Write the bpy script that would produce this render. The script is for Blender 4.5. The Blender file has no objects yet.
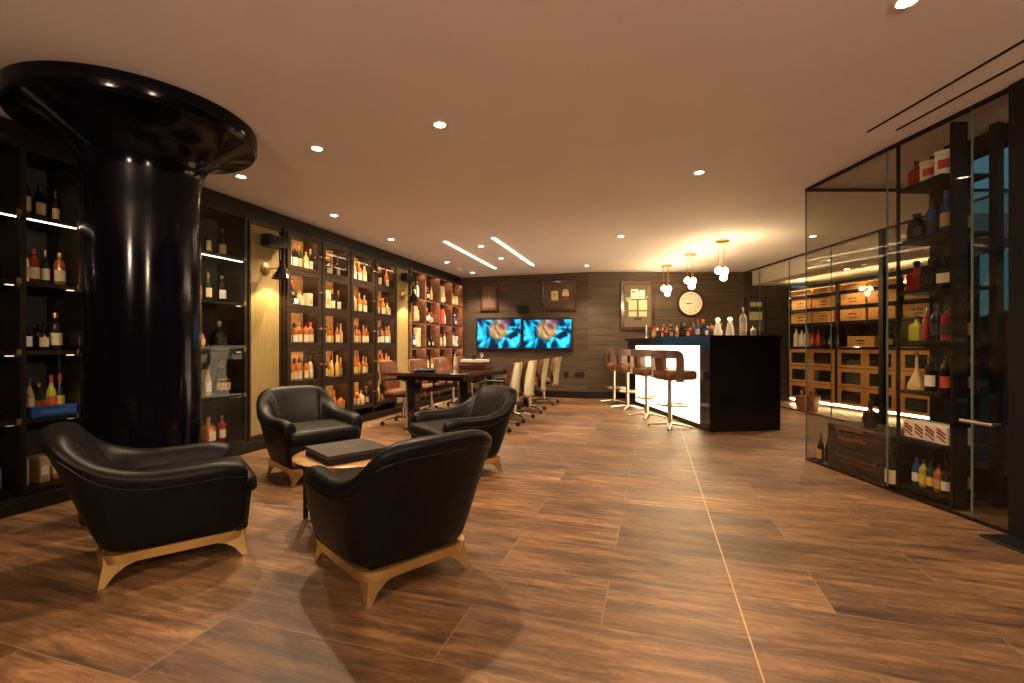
import bpy, bmesh, math, random
from mathutils import Vector, Matrix
random.seed(7)
PI = math.pi
scn = bpy.context.scene
C = scn.collection

# ---------------------------------------------------------------- camera, world, exposure
CAMH, FPX, HZ, CEIL = 1.1, 465.0, 345.0, 2.6
cam_d = bpy.data.cameras.new('camera')
cam_d.sensor_width = 36.0
cam_d.lens = FPX / 1024 * 36
cam_d.shift_y = (HZ - 341.5) / 1024
cam_d.clip_start = 0.05
cam = bpy.data.objects.new('camera', cam_d)
cam.location = (0, 0, CAMH)
cam.rotation_euler = (PI / 2, 0, 0)
C.objects.link(cam)
scn.camera = cam
w = bpy.data.worlds.new('night_sky')
scn.world = w
w.use_nodes = True
bg = w.node_tree.nodes['Background']
bg.inputs['Color'].default_value = (0.10, 0.28, 0.42, 1)
bg.inputs['Strength'].default_value = 0.09
scn.view_settings.view_transform = 'Standard'
scn.view_settings.look = 'None'
scn.view_settings.gamma = 1
scn.view_settings.use_curve_mapping = False
scn.view_settings.exposure = 2.72

P_DOWN = 27.0        # downlight watts
E_GLOBE = 23.0       # pendant globe emission
E_LED = 3.2          # ceiling strip emission
E_CELL = 19.0        # strip lights inside the cabinets
E_PANEL = 0.75        # backlit bar front
E_CASE = 1.3         # strips in the plain bookcase by the pillar
WARM = (1.0, 0.71, 0.46)
WARM2 = (1.0, 0.62, 0.29)
WHITEW = (1.0, 0.80, 0.55)

# ---------------------------------------------------------------- frames of reference
TH = math.radians(17.0)
DA = Vector((math.sin(TH), math.cos(TH), 0))          # along the left wall, away from the camera
NA = Vector((math.cos(TH), -math.sin(TH), 0))         # from the left wall into the room
O = Vector((-2.85, 4.44, 0))                          # front plane of the joinery
RZA = -TH                                             # local +Y -> DA, local +X -> NA


def A(s, n=0.0, z=0.0):
    return O + DA * s + NA * n + Vector((0, 0, z))


# ---------------------------------------------------------------- materials
def mat(name, col=(0.5, 0.5, 0.5), rough=0.5, metal=0.0, emit=None, es=0.0, coat=0.0, spec=0.5, trans=0.0):
    m = bpy.data.materials.new(name)
    m.use_nodes = True
    b = m.node_tree.nodes['Principled BSDF']
    b.inputs['Base Color'].default_value = (*col, 1)
    b.inputs['Roughness'].default_value = rough
    b.inputs['Metallic'].default_value = metal
    b.inputs['Specular IOR Level'].default_value = spec
    b.inputs['Coat Weight'].default_value = coat
    b.inputs['Coat Roughness'].default_value = 0.08
    b.inputs['Transmission Weight'].default_value = trans
    if emit:
        b.inputs['Emission Color'].default_value = (*emit, 1)
        b.inputs['Emission Strength'].default_value = es
    return m


def nodes(m):
    return m.node_tree.nodes, m.node_tree.links, m.node_tree.nodes['Principled BSDF']


def coords(m, scale=(1, 1, 1), rot=(0, 0, 0), kind='Object'):
    n, l, b = nodes(m)
    tc = n.new('ShaderNodeTexCoord')
    mp = n.new('ShaderNodeMapping')
    mp.inputs['Scale'].default_value = scale
    mp.inputs['Rotation'].default_value = rot
    l.new(tc.outputs[kind], mp.inputs['Vector'])
    return mp.outputs['Vector']


def noise_mat(name, c1, c2, scale=(4, 4, 4), rough=0.5, nscale=1.0, detail=5, bump=0.0, metal=0.0, coat=0.0, spec=0.5, lo=0.35, hi=0.65):
    m = mat(name, c1, rough, metal, coat=coat, spec=spec)
    n, l, b = nodes(m)
    v = coords(m, scale)
    t = n.new('ShaderNodeTexNoise')
    t.inputs['Scale'].default_value = nscale
    t.inputs['Detail'].default_value = detail
    l.new(v, t.inputs['Vector'])
    r = n.new('ShaderNodeValToRGB')
    r.color_ramp.elements[0].position = lo
    r.color_ramp.elements[1].position = hi
    r.color_ramp.elements[0].color = (*c1, 1)
    r.color_ramp.elements[1].color = (*c2, 1)
    l.new(t.outputs['Fac'], r.inputs['Fac'])
    l.new(r.outputs['Color'], b.inputs['Base Color'])
    if bump:
        bp = n.new('ShaderNodeBump')
        bp.inputs['Strength'].default_value = bump
        bp.inputs['Distance'].default_value = 0.01
        l.new(t.outputs['Fac'], bp.inputs['Height'])
        l.new(bp.outputs['Normal'], b.inputs['Normal'])
    return m


def glass_mat(name, tint=(1, 1, 1), ior=1.45, boost=1.0):
    m = bpy.data.materials.new(name)
    m.use_nodes = True
    n, l = m.node_tree.nodes, m.node_tree.links
    n.clear()
    out = n.new('ShaderNodeOutputMaterial')
    mix = n.new('ShaderNodeMixShader')
    tr = n.new('ShaderNodeBsdfTransparent')
    tr.inputs['Color'].default_value = (*tint, 1)
    gl = n.new('ShaderNodeBsdfGlossy')
    gl.inputs['Roughness'].default_value = 0.01
    # Schlick reflectance, the same from both faces of the pane
    fr = n.new('ShaderNodeLayerWeight')
    fr.inputs['Blend'].default_value = 0.5
    pw = n.new('ShaderNodeMath'); pw.operation = 'POWER'; pw.inputs[1].default_value = 5.0
    l.new(fr.outputs['Facing'], pw.inputs[0])
    f0 = ((ior - 1) / (ior + 1)) ** 2 * boost
    mu = n.new('ShaderNodeMath')
    mu.operation = 'MULTIPLY_ADD'
    mu.inputs[1].default_value = 1 - f0
    mu.inputs[2].default_value = f0
    l.new(pw.outputs[0], mu.inputs[0])
    l.new(mu.outputs[0], mix.inputs[0])
    l.new(tr.outputs[0], mix.inputs[1])
    l.new(gl.outputs[0], mix.inputs[2])
    l.new(mix.outputs[0], out.inputs['Surface'])
    return m


def floor_mat():
    m = mat('wood_plank_tile', (0.3, 0.2, 0.12), 0.38)
    n, l, b = nodes(m)
    v = coords(m, (1, 1, 1), (0, 0, TH))
    br = n.new('ShaderNodeTexBrick')
    br.offset = 0.37
    br.inputs['Scale'].default_value = 1.0
    br.inputs['Brick Width'].default_value = 1.45
    br.inputs['Row Height'].default_value = 0.3725
    br.inputs['Mortar Size'].default_value = 0.0022
    br.inputs['Mortar Smooth'].default_value = 0.2
    br.inputs['Bias'].default_value = 0.0
    br.inputs['Color1'].default_value = (0.0, 0.0, 0.0, 1)
    br.inputs['Color2'].default_value = (1, 1, 1, 1)
    br.inputs['Mortar'].default_value = (0.5, 0.5, 0.5, 1)
    mo = n.new('ShaderNodeMapping')
    mo.inputs['Location'].default_value = (0.2, -1.465 + 0.3725 * 8, 0)
    l.new(v, mo.inputs['Vector'])
    l.new(mo.outputs[0], br.inputs['Vector'])
    # grain stretched along each plank, shifted plank by plank
    sh = n.new('ShaderNodeVectorMath'); sh.operation = 'MULTIPLY_ADD'
    sh.inputs[1].default_value = (7.0, 3.0, 5.0)
    l.new(br.outputs['Color'], sh.inputs[0])
    l.new(v, sh.inputs[2])
    st = n.new('ShaderNodeMapping')
    st.inputs['Scale'].default_value = (2.2, 17.0, 1)
    l.new(sh.outputs[0], st.inputs['Vector'])
    g = n.new('ShaderNodeTexNoise')
    g.inputs['Scale'].default_value = 1.0
    g.inputs['Detail'].default_value = 12
    g.inputs['Roughness'].default_value = 0.80
    g.inputs['Distortion'].default_value = 0.5
    l.new(st.outputs[0], g.inputs['Vector'])
    st2 = n.new('ShaderNodeMapping')
    st2.inputs['Scale'].default_value = (0.9, 2.4, 1)
    l.new(sh.outputs[0], st2.inputs['Vector'])
    g2 = n.new('ShaderNodeTexNoise')
    g2.inputs['Scale'].default_value = 1.3
    g2.inputs['Detail'].default_value = 4
    l.new(st2.outputs[0], g2.inputs['Vector'])
    r = n.new('ShaderNodeValToRGB')
    e = r.color_ramp.elements
    e[0].position = 0.36; e[0].color = (0.042, 0.020, 0.011, 1)
    e[1].position = 0.66; e[1].color = (0.36, 0.21, 0.092, 1)
    x = e.new(0.50); x.color = (0.155, 0.084, 0.038, 1)
    l.new(g.outputs['Fac'], r.inputs['Fac'])
    r2 = n.new('ShaderNodeValToRGB')
    e = r2.color_ramp.elements
    e[0].position = 0.32; e[0].color = (0.52, 0.48, 0.47, 1)
    e[1].position = 0.66; e[1].color = (1.18, 1.12, 1.05, 1)
    l.new(g2.outputs['Fac'], r2.inputs['Fac'])
    mx = n.new('ShaderNodeMix'); mx.data_type = 'RGBA'; mx.blend_type = 'MULTIPLY'
    mx.inputs[0].default_value = 1.0
    l.new(r.outputs['Color'], mx.inputs[6]); l.new(r2.outputs['Color'], mx.inputs[7])
    # plank to plank value
    r3 = n.new('ShaderNodeValToRGB')
    r3.color_ramp.elements[0].color = (0.76, 0.73, 0.72, 1)
    r3.color_ramp.elements[1].color = (1.16, 1.14, 1.10, 1)
    l.new(br.outputs['Color'], r3.inputs['Fac'])
    mx2 = n.new('ShaderNodeMix'); mx2.data_type = 'RGBA'; mx2.blend_type = 'MULTIPLY'
    mx2.inputs[0].default_value = 1.0
    l.new(mx.outputs[2], mx2.inputs[6]); l.new(r3.outputs['Color'], mx2.inputs[7])
    mx3 = n.new('ShaderNodeMix'); mx3.data_type = 'RGBA'
    l.new(br.outputs['Fac'], mx3.inputs[0])
    l.new(mx2.outputs[2], mx3.inputs[6])
    mx3.inputs[7].default_value = (0.22, 0.14, 0.08, 1)
    l.new(mx3.outputs[2], b.inputs['Base Color'])
    rr = n.new('ShaderNodeMapRange')
    rr.inputs[3].default_value = 0.40; rr.inputs[4].default_value = 0.55
    l.new(g.outputs['Fac'], rr.inputs[0]); l.new(rr.outputs[0], b.inputs['Roughness'])
    bp = n.new('ShaderNodeBump'); bp.inputs['Strength'].default_value = 0.12; bp.inputs['Distance'].default_value = 0.004
    l.new(g.outputs['Fac'], bp.inputs['Height']); l.new(bp.outputs['Normal'], b.inputs['Normal'])
    return m


def screen_mat():
    m = mat('screen_picture', (0, 0, 0), 0.25)
    n, l, b = nodes(m)
    v = coords(m, (1, 1, 1))
    nz = n.new('ShaderNodeTexNoise'); nz.inputs['Scale'].default_value = 2.1; nz.inputs['Detail'].default_value = 2
    nz.inputs['Distortion'].default_value = 2.2
    l.new(v, nz.inputs['Vector'])
    cool = n.new('ShaderNodeValToRGB')
    e = cool.color_ramp.elements
    e[0].position = 0.46; e[0].color = (0.0, 0.012, 0.035, 1)
    e[1].position = 0.66; e[1].color = (0.05, 0.75, 0.95, 1)
    x = e.new(0.51); x.color = (0.0, 0.09, 0.18, 1)
    x = e.new(0.57); x.color = (0.0, 0.34, 0.65, 1)
    l.new(nz.outputs['Fac'], cool.inputs['Fac'])
    warm = n.new('ShaderNodeValToRGB')
    e = warm.color_ramp.elements
    e[0].position = 0.36; e[0].color = (0.25, 0.02, 0.20, 1)
    e[1].position = 0.66; e[1].color = (1.0, 0.75, 0.25, 1)
    x = e.new(0.46); x.color = (0.25, 0.30, 0.03, 1)
    x = e.new(0.54); x.color = (0.85, 0.25, 0.08, 1)
    l.new(nz.outputs['Fac'], warm.inputs['Fac'])
    # distance from a centre a little above the middle of the screen
    sub = n.new('ShaderNodeVectorMath'); sub.operation = 'SUBTRACT'; sub.inputs[1].default_value = (0.0, 0.0, 0.10)
    l.new(v, sub.inputs[0])
    ln = n.new('ShaderNodeVectorMath'); ln.operation = 'LENGTH'
    l.new(sub.outputs[0], ln.inputs[0])
    ad = n.new('ShaderNodeMath'); ad.operation = 'MULTIPLY_ADD'; ad.inputs[1].default_value = 0.35
    l.new(nz.outputs['Fac'], ad.inputs[0]); l.new(ln.outputs['Value'], ad.inputs[2])
    mr = n.new('ShaderNodeMapRange'); mr.inputs[1].default_value = 0.33; mr.inputs[2].default_value = 0.43
    l.new(ad.outputs[0], mr.inputs[0])
    mx = n.new('ShaderNodeMix'); mx.data_type = 'RGBA'
    l.new(mr.outputs[0], mx.inputs[0]); l.new(warm.outputs[0], mx.inputs[6]); l.new(cool.outputs[0], mx.inputs[7])
    l.new(mx.outputs[2], b.inputs['Emission Color'])
    b.inputs['Emission Strength'].default_value = 0.22
    return m


def grasscloth(name, c1, c2):
    m = mat(name, c1, 0.7)
    n, l, b = nodes(m)
    v = coords(m, (0.9, 0.9, 64))
    t = n.new('ShaderNodeTexNoise'); t.inputs['Scale'].default_value = 1.0; t.inputs['Detail'].default_value = 3
    l.new(v, t.inputs['Vector'])
    r = n.new('ShaderNodeValToRGB')
    r.color_ramp.elements[0].position = 0.36; r.color_ramp.elements[0].color = (*c1, 1)
    r.color_ramp.elements[1].position = 0.66; r.color_ramp.elements[1].color = (*c2, 1)
    l.new(t.outputs['Fac'], r.inputs['Fac']); l.new(r.outputs[0], b.inputs['Base Color'])
    bp = n.new('ShaderNodeBump'); bp.inputs['Strength'].default_value = 0.5; bp.inputs['Distance'].default_value = 0.01
    l.new(t.outputs['Fac'], bp.inputs['Height']); l.new(bp.outputs['Normal'], b.inputs['Normal'])
    return m


M = dict(
    floor=floor_mat(),
    ceiling=noise_mat('painted_ceiling', (0.79, 0.71, 0.70), (0.82, 0.74, 0.73), (2, 2, 2), 0.85),
    cloth=grasscloth('ribbed_grasscloth', (0.028, 0.017, 0.009), (0.092, 0.058, 0.031)),
    darkwall=noise_mat('dark_wall_paint', (0.005, 0.004, 0.004), (0.008, 0.006, 0.006), (3, 3, 3), 0.7, spec=0.15),
    joinery=noise_mat('black_brown_joinery', (0.005, 0.0035, 0.003), (0.010, 0.006, 0.004), (3, 3, 30), 0.45, spec=0.25),
    walnut=noise_mat('dark_walnut', (0.014, 0.007, 0.004), (0.032, 0.016, 0.008), (4, 4, 40), 0.45, spec=0.3),
    redwood=noise_mat('red_brown_veneer', (0.12, 0.045, 0.022), (0.22, 0.085, 0.04), (4, 4, 30), 0.5),
    cabback=noise_mat('amber_cabinet_back', (0.22, 0.10, 0.032), (0.31, 0.15, 0.05), (5, 5, 5), 0.6),
    grey=noise_mat('smoky_case_back', (0.045, 0.042, 0.038), (0.07, 0.062, 0.055), (5, 5, 5), 0.45),
    olive=noise_mat('olive_gold_fabric', (0.23, 0.165, 0.055), (0.29, 0.21, 0.075), (60, 60, 4), 0.8),
    lacquer=mat('black_lacquer', (0.002, 0.002, 0.004), 0.13, coat=0.0, spec=0.16),
    leather=noise_mat('black_leather', (0.0028, 0.0026, 0.0028), (0.0055, 0.005, 0.005), (18, 18, 18), 0.43, bump=0.12, spec=0.15),
    leatherfab=noise_mat('black_woven_back', (0.007, 0.006, 0.007), (0.012, 0.010, 0.011), (90, 90, 90), 0.75, bump=0.1, spec=0.25),
    tan=noise_mat('tan_leather', (0.13, 0.040, 0.014), (0.20, 0.066, 0.024), (14, 14, 14), 0.42, bump=0.1),
    stooltan=noise_mat('brown_stool_leather', (0.13, 0.045, 0.02), (0.19, 0.07, 0.03), (14, 14, 14), 0.4, bump=0.1),
    stoolwood=noise_mat('grey_walnut_bentwood', (0.12, 0.072, 0.056), (0.19, 0.12, 0.095), (6, 6, 40), 0.35, coat=0.3),
    brass=noise_mat('brushed_brass', (0.62, 0.40, 0.14), (0.74, 0.50, 0.20), (6, 6, 60), 0.30, metal=1.0),
    gold=noise_mat('satin_gold', (0.66, 0.44, 0.15), (0.78, 0.54, 0.20), (8, 8, 8), 0.30, metal=0.9),
    chrome=mat('polished_chrome', (0.75, 0.73, 0.70), 0.10, 1.0),
    brassdark=mat('aged_brass', (0.20, 0.13, 0.06), 0.4, 0.8),
    steel=mat('brushed_steel', (0.62, 0.55, 0.45), 0.28, 1.0),
    shell=noise_mat('champagne_shell', (0.26, 0.22, 0.12), (0.50, 0.43, 0.26), (22, 22, 3), 0.32, metal=0.35),
    black=mat('matt_black_metal', (0.006, 0.0055, 0.0055), 0.45, spec=0.25),
    plastic=mat('black_plastic', (0.012, 0.012, 0.013), 0.3),
    glossblack=mat('gloss_black_top', (0.006, 0.005, 0.005), 0.08, coat=0.6),
    tabletop=noise_mat('dark_polished_wood', (0.020, 0.009, 0.005), (0.055, 0.024, 0.012), (3, 30, 3), 0.13, coat=0.7),
    tabletan=noise_mat('honey_wood_top', (0.30, 0.16, 0.06), (0.42, 0.24, 0.10), (3, 30, 3), 0.28, coat=0.4),
    barblack=noise_mat('bar_black_laminate', (0.006, 0.005, 0.006), (0.010, 0.008, 0.008), (4, 4, 4), 0.22, spec=0.3),
    panelglow=mat('backlit_onyx', (0.8, 0.7, 0.5), 0.3, emit=(1.0, 0.80, 0.46), es=E_PANEL),
    globeadded=mat('added_globe_glow', (0.9, 0.8, 0.6), 0.3, emit=(1.0, 0.74, 0.52), es=120.0),  # stronger glow for the pendants added out of view as fill light
    globe=mat('globe_glow', (0.9, 0.8, 0.6), 0.3, emit=(1.0, 0.74, 0.40), es=E_GLOBE),
    lens=mat('lamp_lens_glow', (0.9, 0.8, 0.6), 0.3, emit=(1.0, 0.80, 0.52), es=14.0),
    led=mat('ceiling_led_glow', (0.9, 0.8, 0.6), 0.3, emit=(1.0, 0.76, 0.46), es=E_LED),
    ledcell=mat('cabinet_led_glow', (0.9, 0.8, 0.6), 0.3, emit=(1.0, 0.66, 0.33), es=E_CELL),
    ledshelf=mat('shelf_led_glow', (0.9, 0.8, 0.6), 0.3, emit=(1.0, 0.68, 0.38), es=9.0),
    ledniche=mat('niche_led_glow', (0.9, 0.8, 0.6), 0.3, emit=(1.0, 0.66, 0.36), es=0.4),
    ledcase=mat('case_led_glow', (0.9, 0.8, 0.6), 0.3, emit=(1.0, 0.80, 0.55), es=E_CASE),
    ledrack=mat('rack_led_glow', (0.9, 0.8, 0.6), 0.3, emit=(1.0, 0.78, 0.45), es=9.0),
    glass=glass_mat('clear_glass', (0.97, 0.98, 0.97), 1.25, 1.0),
    picglass=glass_mat('picture_glazing', (0.98, 0.98, 0.97), 1.08, 1.0),
    wallglass=glass_mat('partition_glass', (0.90, 0.89, 0.85), 1.50, 0.42),
    glassedge=mat('green_glass_edge', (0.10, 0.15, 0.13), 0.2, 0.0),
    crate=noise_mat('pine_crate_wood', (0.56, 0.27, 0.07), (0.76, 0.42, 0.14), (3, 3, 26), 0.6),
    crateink=mat('burnt_crate_mark', (0.14, 0.06, 0.03), 0.7),
    rackwood=noise_mat('orange_oak_fronts', (0.55, 0.25, 0.06), (0.70, 0.35, 0.10), (3, 3, 26), 0.45),
    smoke=mat('smoked_glass', (0.015, 0.014, 0.013), 0.08),
    mahog=noise_mat('mahogany_frame', (0.045, 0.014, 0.007), (0.085, 0.028, 0.013), (5, 5, 5), 0.25, coat=0.5),
    cream=mat('cream_paper', (0.72, 0.60, 0.38), 0.7),
    ivory=mat('ivory_dial', (0.80, 0.74, 0.58), 0.5),
    ink=mat('black_ink', (0.01, 0.01, 0.01), 0.6),
    matboard=mat('brown_mat_board', (0.11, 0.075, 0.045), 0.8),
    screen=screen_mat(),
    stripgold=mat('polished_floor_strip', (0.45, 0.30, 0.15), 0.42, 1.0),
    copper=mat('polished_copper', (0.62, 0.25, 0.12), 0.2, 1.0),
    copper_rough=noise_mat('woven_copper_tone', (0.22, 0.08, 0.04), (0.42, 0.17, 0.08), (30, 30, 60), 0.4, bump=0.5),
    trunk=noise_mat('dark_trunk_leather', (0.022, 0.012, 0.008), (0.045, 0.024, 0.014), (8, 8, 8), 0.4),
    orange=mat('orange_print', (0.24, 0.075, 0.025), 0.6),
    bluedish=mat('blue_glass_dish', (0.03, 0.10, 0.20), 0.08),
    hill=mat('night_hill', (0.006, 0.009, 0.010), 0.9),
)
GLASSCOL = {
    'amber': mat('amber_glass', (0.40, 0.13, 0.025), 0.10),
    'dark': mat('dark_brown_glass', (0.022, 0.010, 0.006), 0.08),
    'green': mat('dark_green_glass', (0.015, 0.035, 0.012), 0.08),
    'pale': mat('pale_straw_glass', (0.60, 0.42, 0.20), 0.10),
    'clear': mat('clear_spirit_glass', (0.55, 0.48, 0.36), 0.06),
    'red': mat('ruby_glass', (0.30, 0.018, 0.012), 0.09),
    'blue': mat('blue_glass', (0.02, 0.06, 0.22), 0.09),
    'white': mat('white_ceramic', (0.72, 0.66, 0.55), 0.28),
    'copper': mat('copper_coloured_glass', (0.45, 0.16, 0.05), 0.15, 0.4),
    'yellow': mat('yellow_green_glass', (0.38, 0.38, 0.04), 0.12),
    'black': mat('black_glass', (0.006, 0.006, 0.007), 0.08),
}
LABELCOL = {
    'cream': mat('cream_label', (0.75, 0.62, 0.40), 0.6),
    'white': mat('white_label', (0.80, 0.76, 0.68), 0.6),
    'red': mat('red_label', (0.45, 0.05, 0.03), 0.6),
    'black': mat('black_label', (0.02, 0.018, 0.016), 0.6),
    'tan': mat('tan_label', (0.50, 0.33, 0.15), 0.6),
    'yellow': mat('yellow_label', (0.75, 0.52, 0.08), 0.6),
}
CAPCOL = {
    'black': mat('black_cap', (0.015, 0.012, 0.012), 0.35),
    'gold': mat('gold_cap', (0.60, 0.38, 0.13), 0.3, 0.8),
    'red': mat('red_cap', (0.40, 0.04, 0.025), 0.4),
    'cork': mat('cork_cap', (0.38, 0.22, 0.10), 0.7),
    'silver': mat('silver_cap', (0.6, 0.57, 0.52), 0.25, 0.9),
    'blue': mat('blue_cap', (0.03, 0.09, 0.30), 0.4),
}


# ---------------------------------------------------------------- mesh helpers
class MB:
    def __init__(self):
        self.bm = bmesh.new()

    def box(self, c, s, rz=0.0, bev=0.0, seg=1, mi=0, rot=None):
        r = bmesh.ops.create_cube(self.bm, size=1.0)
        vs = r['verts']
        bmesh.ops.scale(self.bm, vec=s, verts=vs)
        fs = list({f for v in vs for f in v.link_faces})
        if bev > 0:
            es = list({e for v in vs for e in v.link_edges})
            bb = bmesh.ops.bevel(self.bm, geom=es, offset=bev, segments=seg, profile=0.5, affect='EDGES')
            vs = list({v for f in bb['faces'] for v in f.verts} | {v for v in vs if v.is_valid})
            fs = list({f for v in vs for f in v.link_faces})
        m = Matrix.Translation(Vector(c)) @ (rot if rot is not None else Matrix.Rotation(rz, 4, 'Z'))
        bmesh.ops.transform(self.bm, matrix=m, verts=vs)
        for f in fs:
            f.material_index = mi
        return self

    def rings(self, rings, cap=True, closed=True, mi=0):
        """rings: list of lists of points, joined in order"""
        R = [[self.bm.verts.new(p) for p in ring] for ring in rings]
        k = len(R[0])
        for a, b in zip(R[:-1], R[1:]):
            for i in range(k if closed else k - 1):
                j = (i + 1) % k
                try:
                    f = self.bm.faces.new((a[i], a[j], b[j], b[i])); f.material_index = mi
                except ValueError:
                    pass
        if cap:
            for ring, rev in ((R[0], True), (R[-1], False)):
                try:
                    f = self.bm.faces.new(list(reversed(ring)) if rev else ring); f.material_index = mi
                except ValueError:
                    pass
        return self

    def lathe(self, prof, c=(0, 0, 0), seg=24, mi=0, sx=1.0, sy=1.0, a0=0.0, a1=2 * PI, cap=True):
        full = abs(a1 - a0 - 2 * PI) < 1e-6
        k = seg if full else seg + 1
        rings = []
        for r, z in prof:
            r = max(r, 1e-4)
            rings.append([(c[0] + sx * r * math.cos(a0 + (a1 - a0) * i / seg), c[1] + sy * r * math.sin(a0 + (a1 - a0) * i / seg), c[2] + z) for i in range(k)])
        return self.rings(rings, cap=cap and full, closed=full, mi=mi)

    def tube(self, pts, r, seg=8, mi=0, flat=None, closed=False):
        pts = [Vector(p) for p in pts]
        n = len(pts)
        rings = []
        for i, p in enumerate(pts):
            if closed:
                d = pts[(i + 1) % n] - pts[i - 1]
            else:
                d = pts[min(i + 1, n - 1)] - pts[max(i - 1, 0)]
            d.normalize()
            up = Vector((0, 0, 1)) if abs(d.z) < 0.9 else Vector((0, 1, 0))
            u = d.cross(up).normalized(); v = u.cross(d).normalized()
            rr = r[i] if isinstance(r, (list, tuple)) else r
            ru, rv = (rr, rr) if flat is None else (rr * flat[0], rr * flat[1])
            rings.append([p + u * math.cos(2 * PI * k / seg) * ru + v * math.sin(2 * PI * k / seg) * rv for k in range(seg)])
        if closed:
            rings.append(rings[0])
            return self.rings(rings, cap=False, mi=mi)
        return self.rings(rings, mi=mi)

    def build(self, name, mats, parent=None, smooth=True, weld=True, sub=0, ang=40):
        if weld:
            bmesh.ops.remove_doubles(self.bm, verts=self.bm.verts, dist=1e-5)
        bmesh.ops.recalc_face_normals(self.bm, faces=self.bm.faces)
        me = bpy.data.meshes.new(name)
        self.bm.to_mesh(me)
        self.bm.free()
        for m in (mats if isinstance(mats, (list, tuple)) else [mats]):
            me.materials.append(m)
        if smooth:
            for p in me.polygons:
                p.use_smooth = True
            me.set_sharp_from_angle(angle=math.radians(ang))
        o = bpy.data.objects.new(name, me)
        C.objects.link(o)
        if parent is not None:
            o.parent = parent
        if sub:
            md = o.modifiers.new('smooth', 'SUBSURF'); md.levels = sub; md.render_levels = sub
        return o


def tag(o, label, cat, group=None):
    o['label'] = label
    o['category'] = cat
    if group:
        o['group'] = group
    return o


def thing(name, loc, rz, label, cat, group=None):
    o = bpy.data.objects.new(name, None)
    o.empty_display_size = 0.1
    o.location = loc
    o.rotation_euler = (0, 0, rz)
    C.objects.link(o)
    return tag(o, label, cat, group)


def struct(o):
    o['kind'] = 'structure'
    return o


def dup(root, loc, rz, label, group=None):
    r = root.copy(); C.objects.link(r); r.location = loc; r.rotation_euler = (0, 0, rz)
    r['label'] = label
    if group:
        r['group'] = group
    for ch in list(root.children):
        c = ch.copy(); C.objects.link(c); c.parent = r
        for g in list(ch.children):
            d = g.copy(); C.objects.link(d); d.parent = c
    return r


def frange_ring(w, d, r, z, seg=5, cy=0.0):
    """rounded rectangle ring centred at (0,cy)"""
    out = []
    for (sx, sy, a0) in ((1, 1, 0), (-1, 1, PI / 2), (-1, -1, PI), (1, -1, 1.5 * PI)):
        for i in range(seg + 1):
            a = a0 + PI / 2 * i / seg
            out.append((sx * (w / 2 - r) + r * math.cos(a), cy + sy * (d / 2 - r) + r * math.sin(a), z))
    return out


# ---------------------------------------------------------------- the room
KX, KY = 1.56, 9.56                                   # kink in the back wall
wl_end = A(6.04, -0.5)
FOOT = [(-7.2, -3.2), (3.47, -3.2), (3.47, 3.72), (6.50, 6.52), (6.8, 9.9), (6.6, 11.2), (-7.2, 11.2)]
ms = MB(); ms.rings([[(x, y, -0.10) for x, y in FOOT], [(x, y, 0.0) for x, y in FOOT]]); struct(ms.build('floor', M['floor'], smooth=False))
ms = MB(); ms.rings([[(x, y, CEIL) for x, y in FOOT], [(x, y, CEIL + 0.10) for x, y in FOOT]]); struct(ms.build('ceiling', M['ceiling'], smooth=False))
ms = MB(); ms.box((17.6, 6.0, -0.15), (28, 40, 0.1)); struct(ms.build('floor_terrace', M['hill'], smooth=False))


def wall(name, p0, p1, z0, z1, t, m, side=1):
    """vertical slab whose visible face runs p0->p1; thickness laid to the left (side=1) or right of travel"""
    p0 = Vector((*p0, 0)); p1 = Vector((*p1, 0))
    d = (p1 - p0); L = d.length; d.normalize()
    nrm = Vector((-d.y, d.x, 0)) * side
    c = (p0 + p1) / 2 + nrm * t / 2
    b = MB(); b.box((0, 0, 0), (L, t, z1 - z0))
    o = b.build(name, m, smooth=False)
    o.location = (c.x, c.y, (z0 + z1) / 2); o.rotation_euler = (0, 0, math.atan2(d.y, d.x))
    return struct(o)


DEPTH = 0.38
pa, pb = A(-8.2, -DEPTH - 0.04), A(6.14, -DEPTH - 0.04)
wall('wall_left', (pa.x, pa.y), (pb.x, pb.y), 0, CEIL, 0.15, M['joinery'])
e1 = A(6.06, -DEPTH)
p_end = Vector((KX, KY, 0)) - NA * ((Vector((KX, KY, 0)) - e1).dot(NA))
wall('wall_back', (p_end.x, p_end.y), (KX, KY), 0, CEIL, 0.15, M['cloth'])
wall('wall_back_bar', (KX, KY), (5.75, KY), 0, CEIL, 0.15, M['cloth'])
wall('baseboard_back', (p_end.x + 0.4, p_end.y - 0.12 - 0.02), (KX - 0.005, KY - 0.02), 0, 0.14, 0.018, M['joinery'])
wall('baseboard_bar', (KX, KY - 0.02), (5.2, KY - 0.02), 0, 0.14, 0.018, M['joinery'])
wall('wall_near', (7.5, -3.0), (-6.9, -3.0), 0, CEIL, 0.15, M['darkwall'])
# wine room end walls
wall('wall_right', (6.60, 9.6), (6.42, 6.54), 0, CEIL, 0.15, M['darkwall'])
wall('wall_right_return', (6.42, 6.54), (3.37, 3.72), 0, CEIL, 0.04, M['darkwall'])
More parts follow.
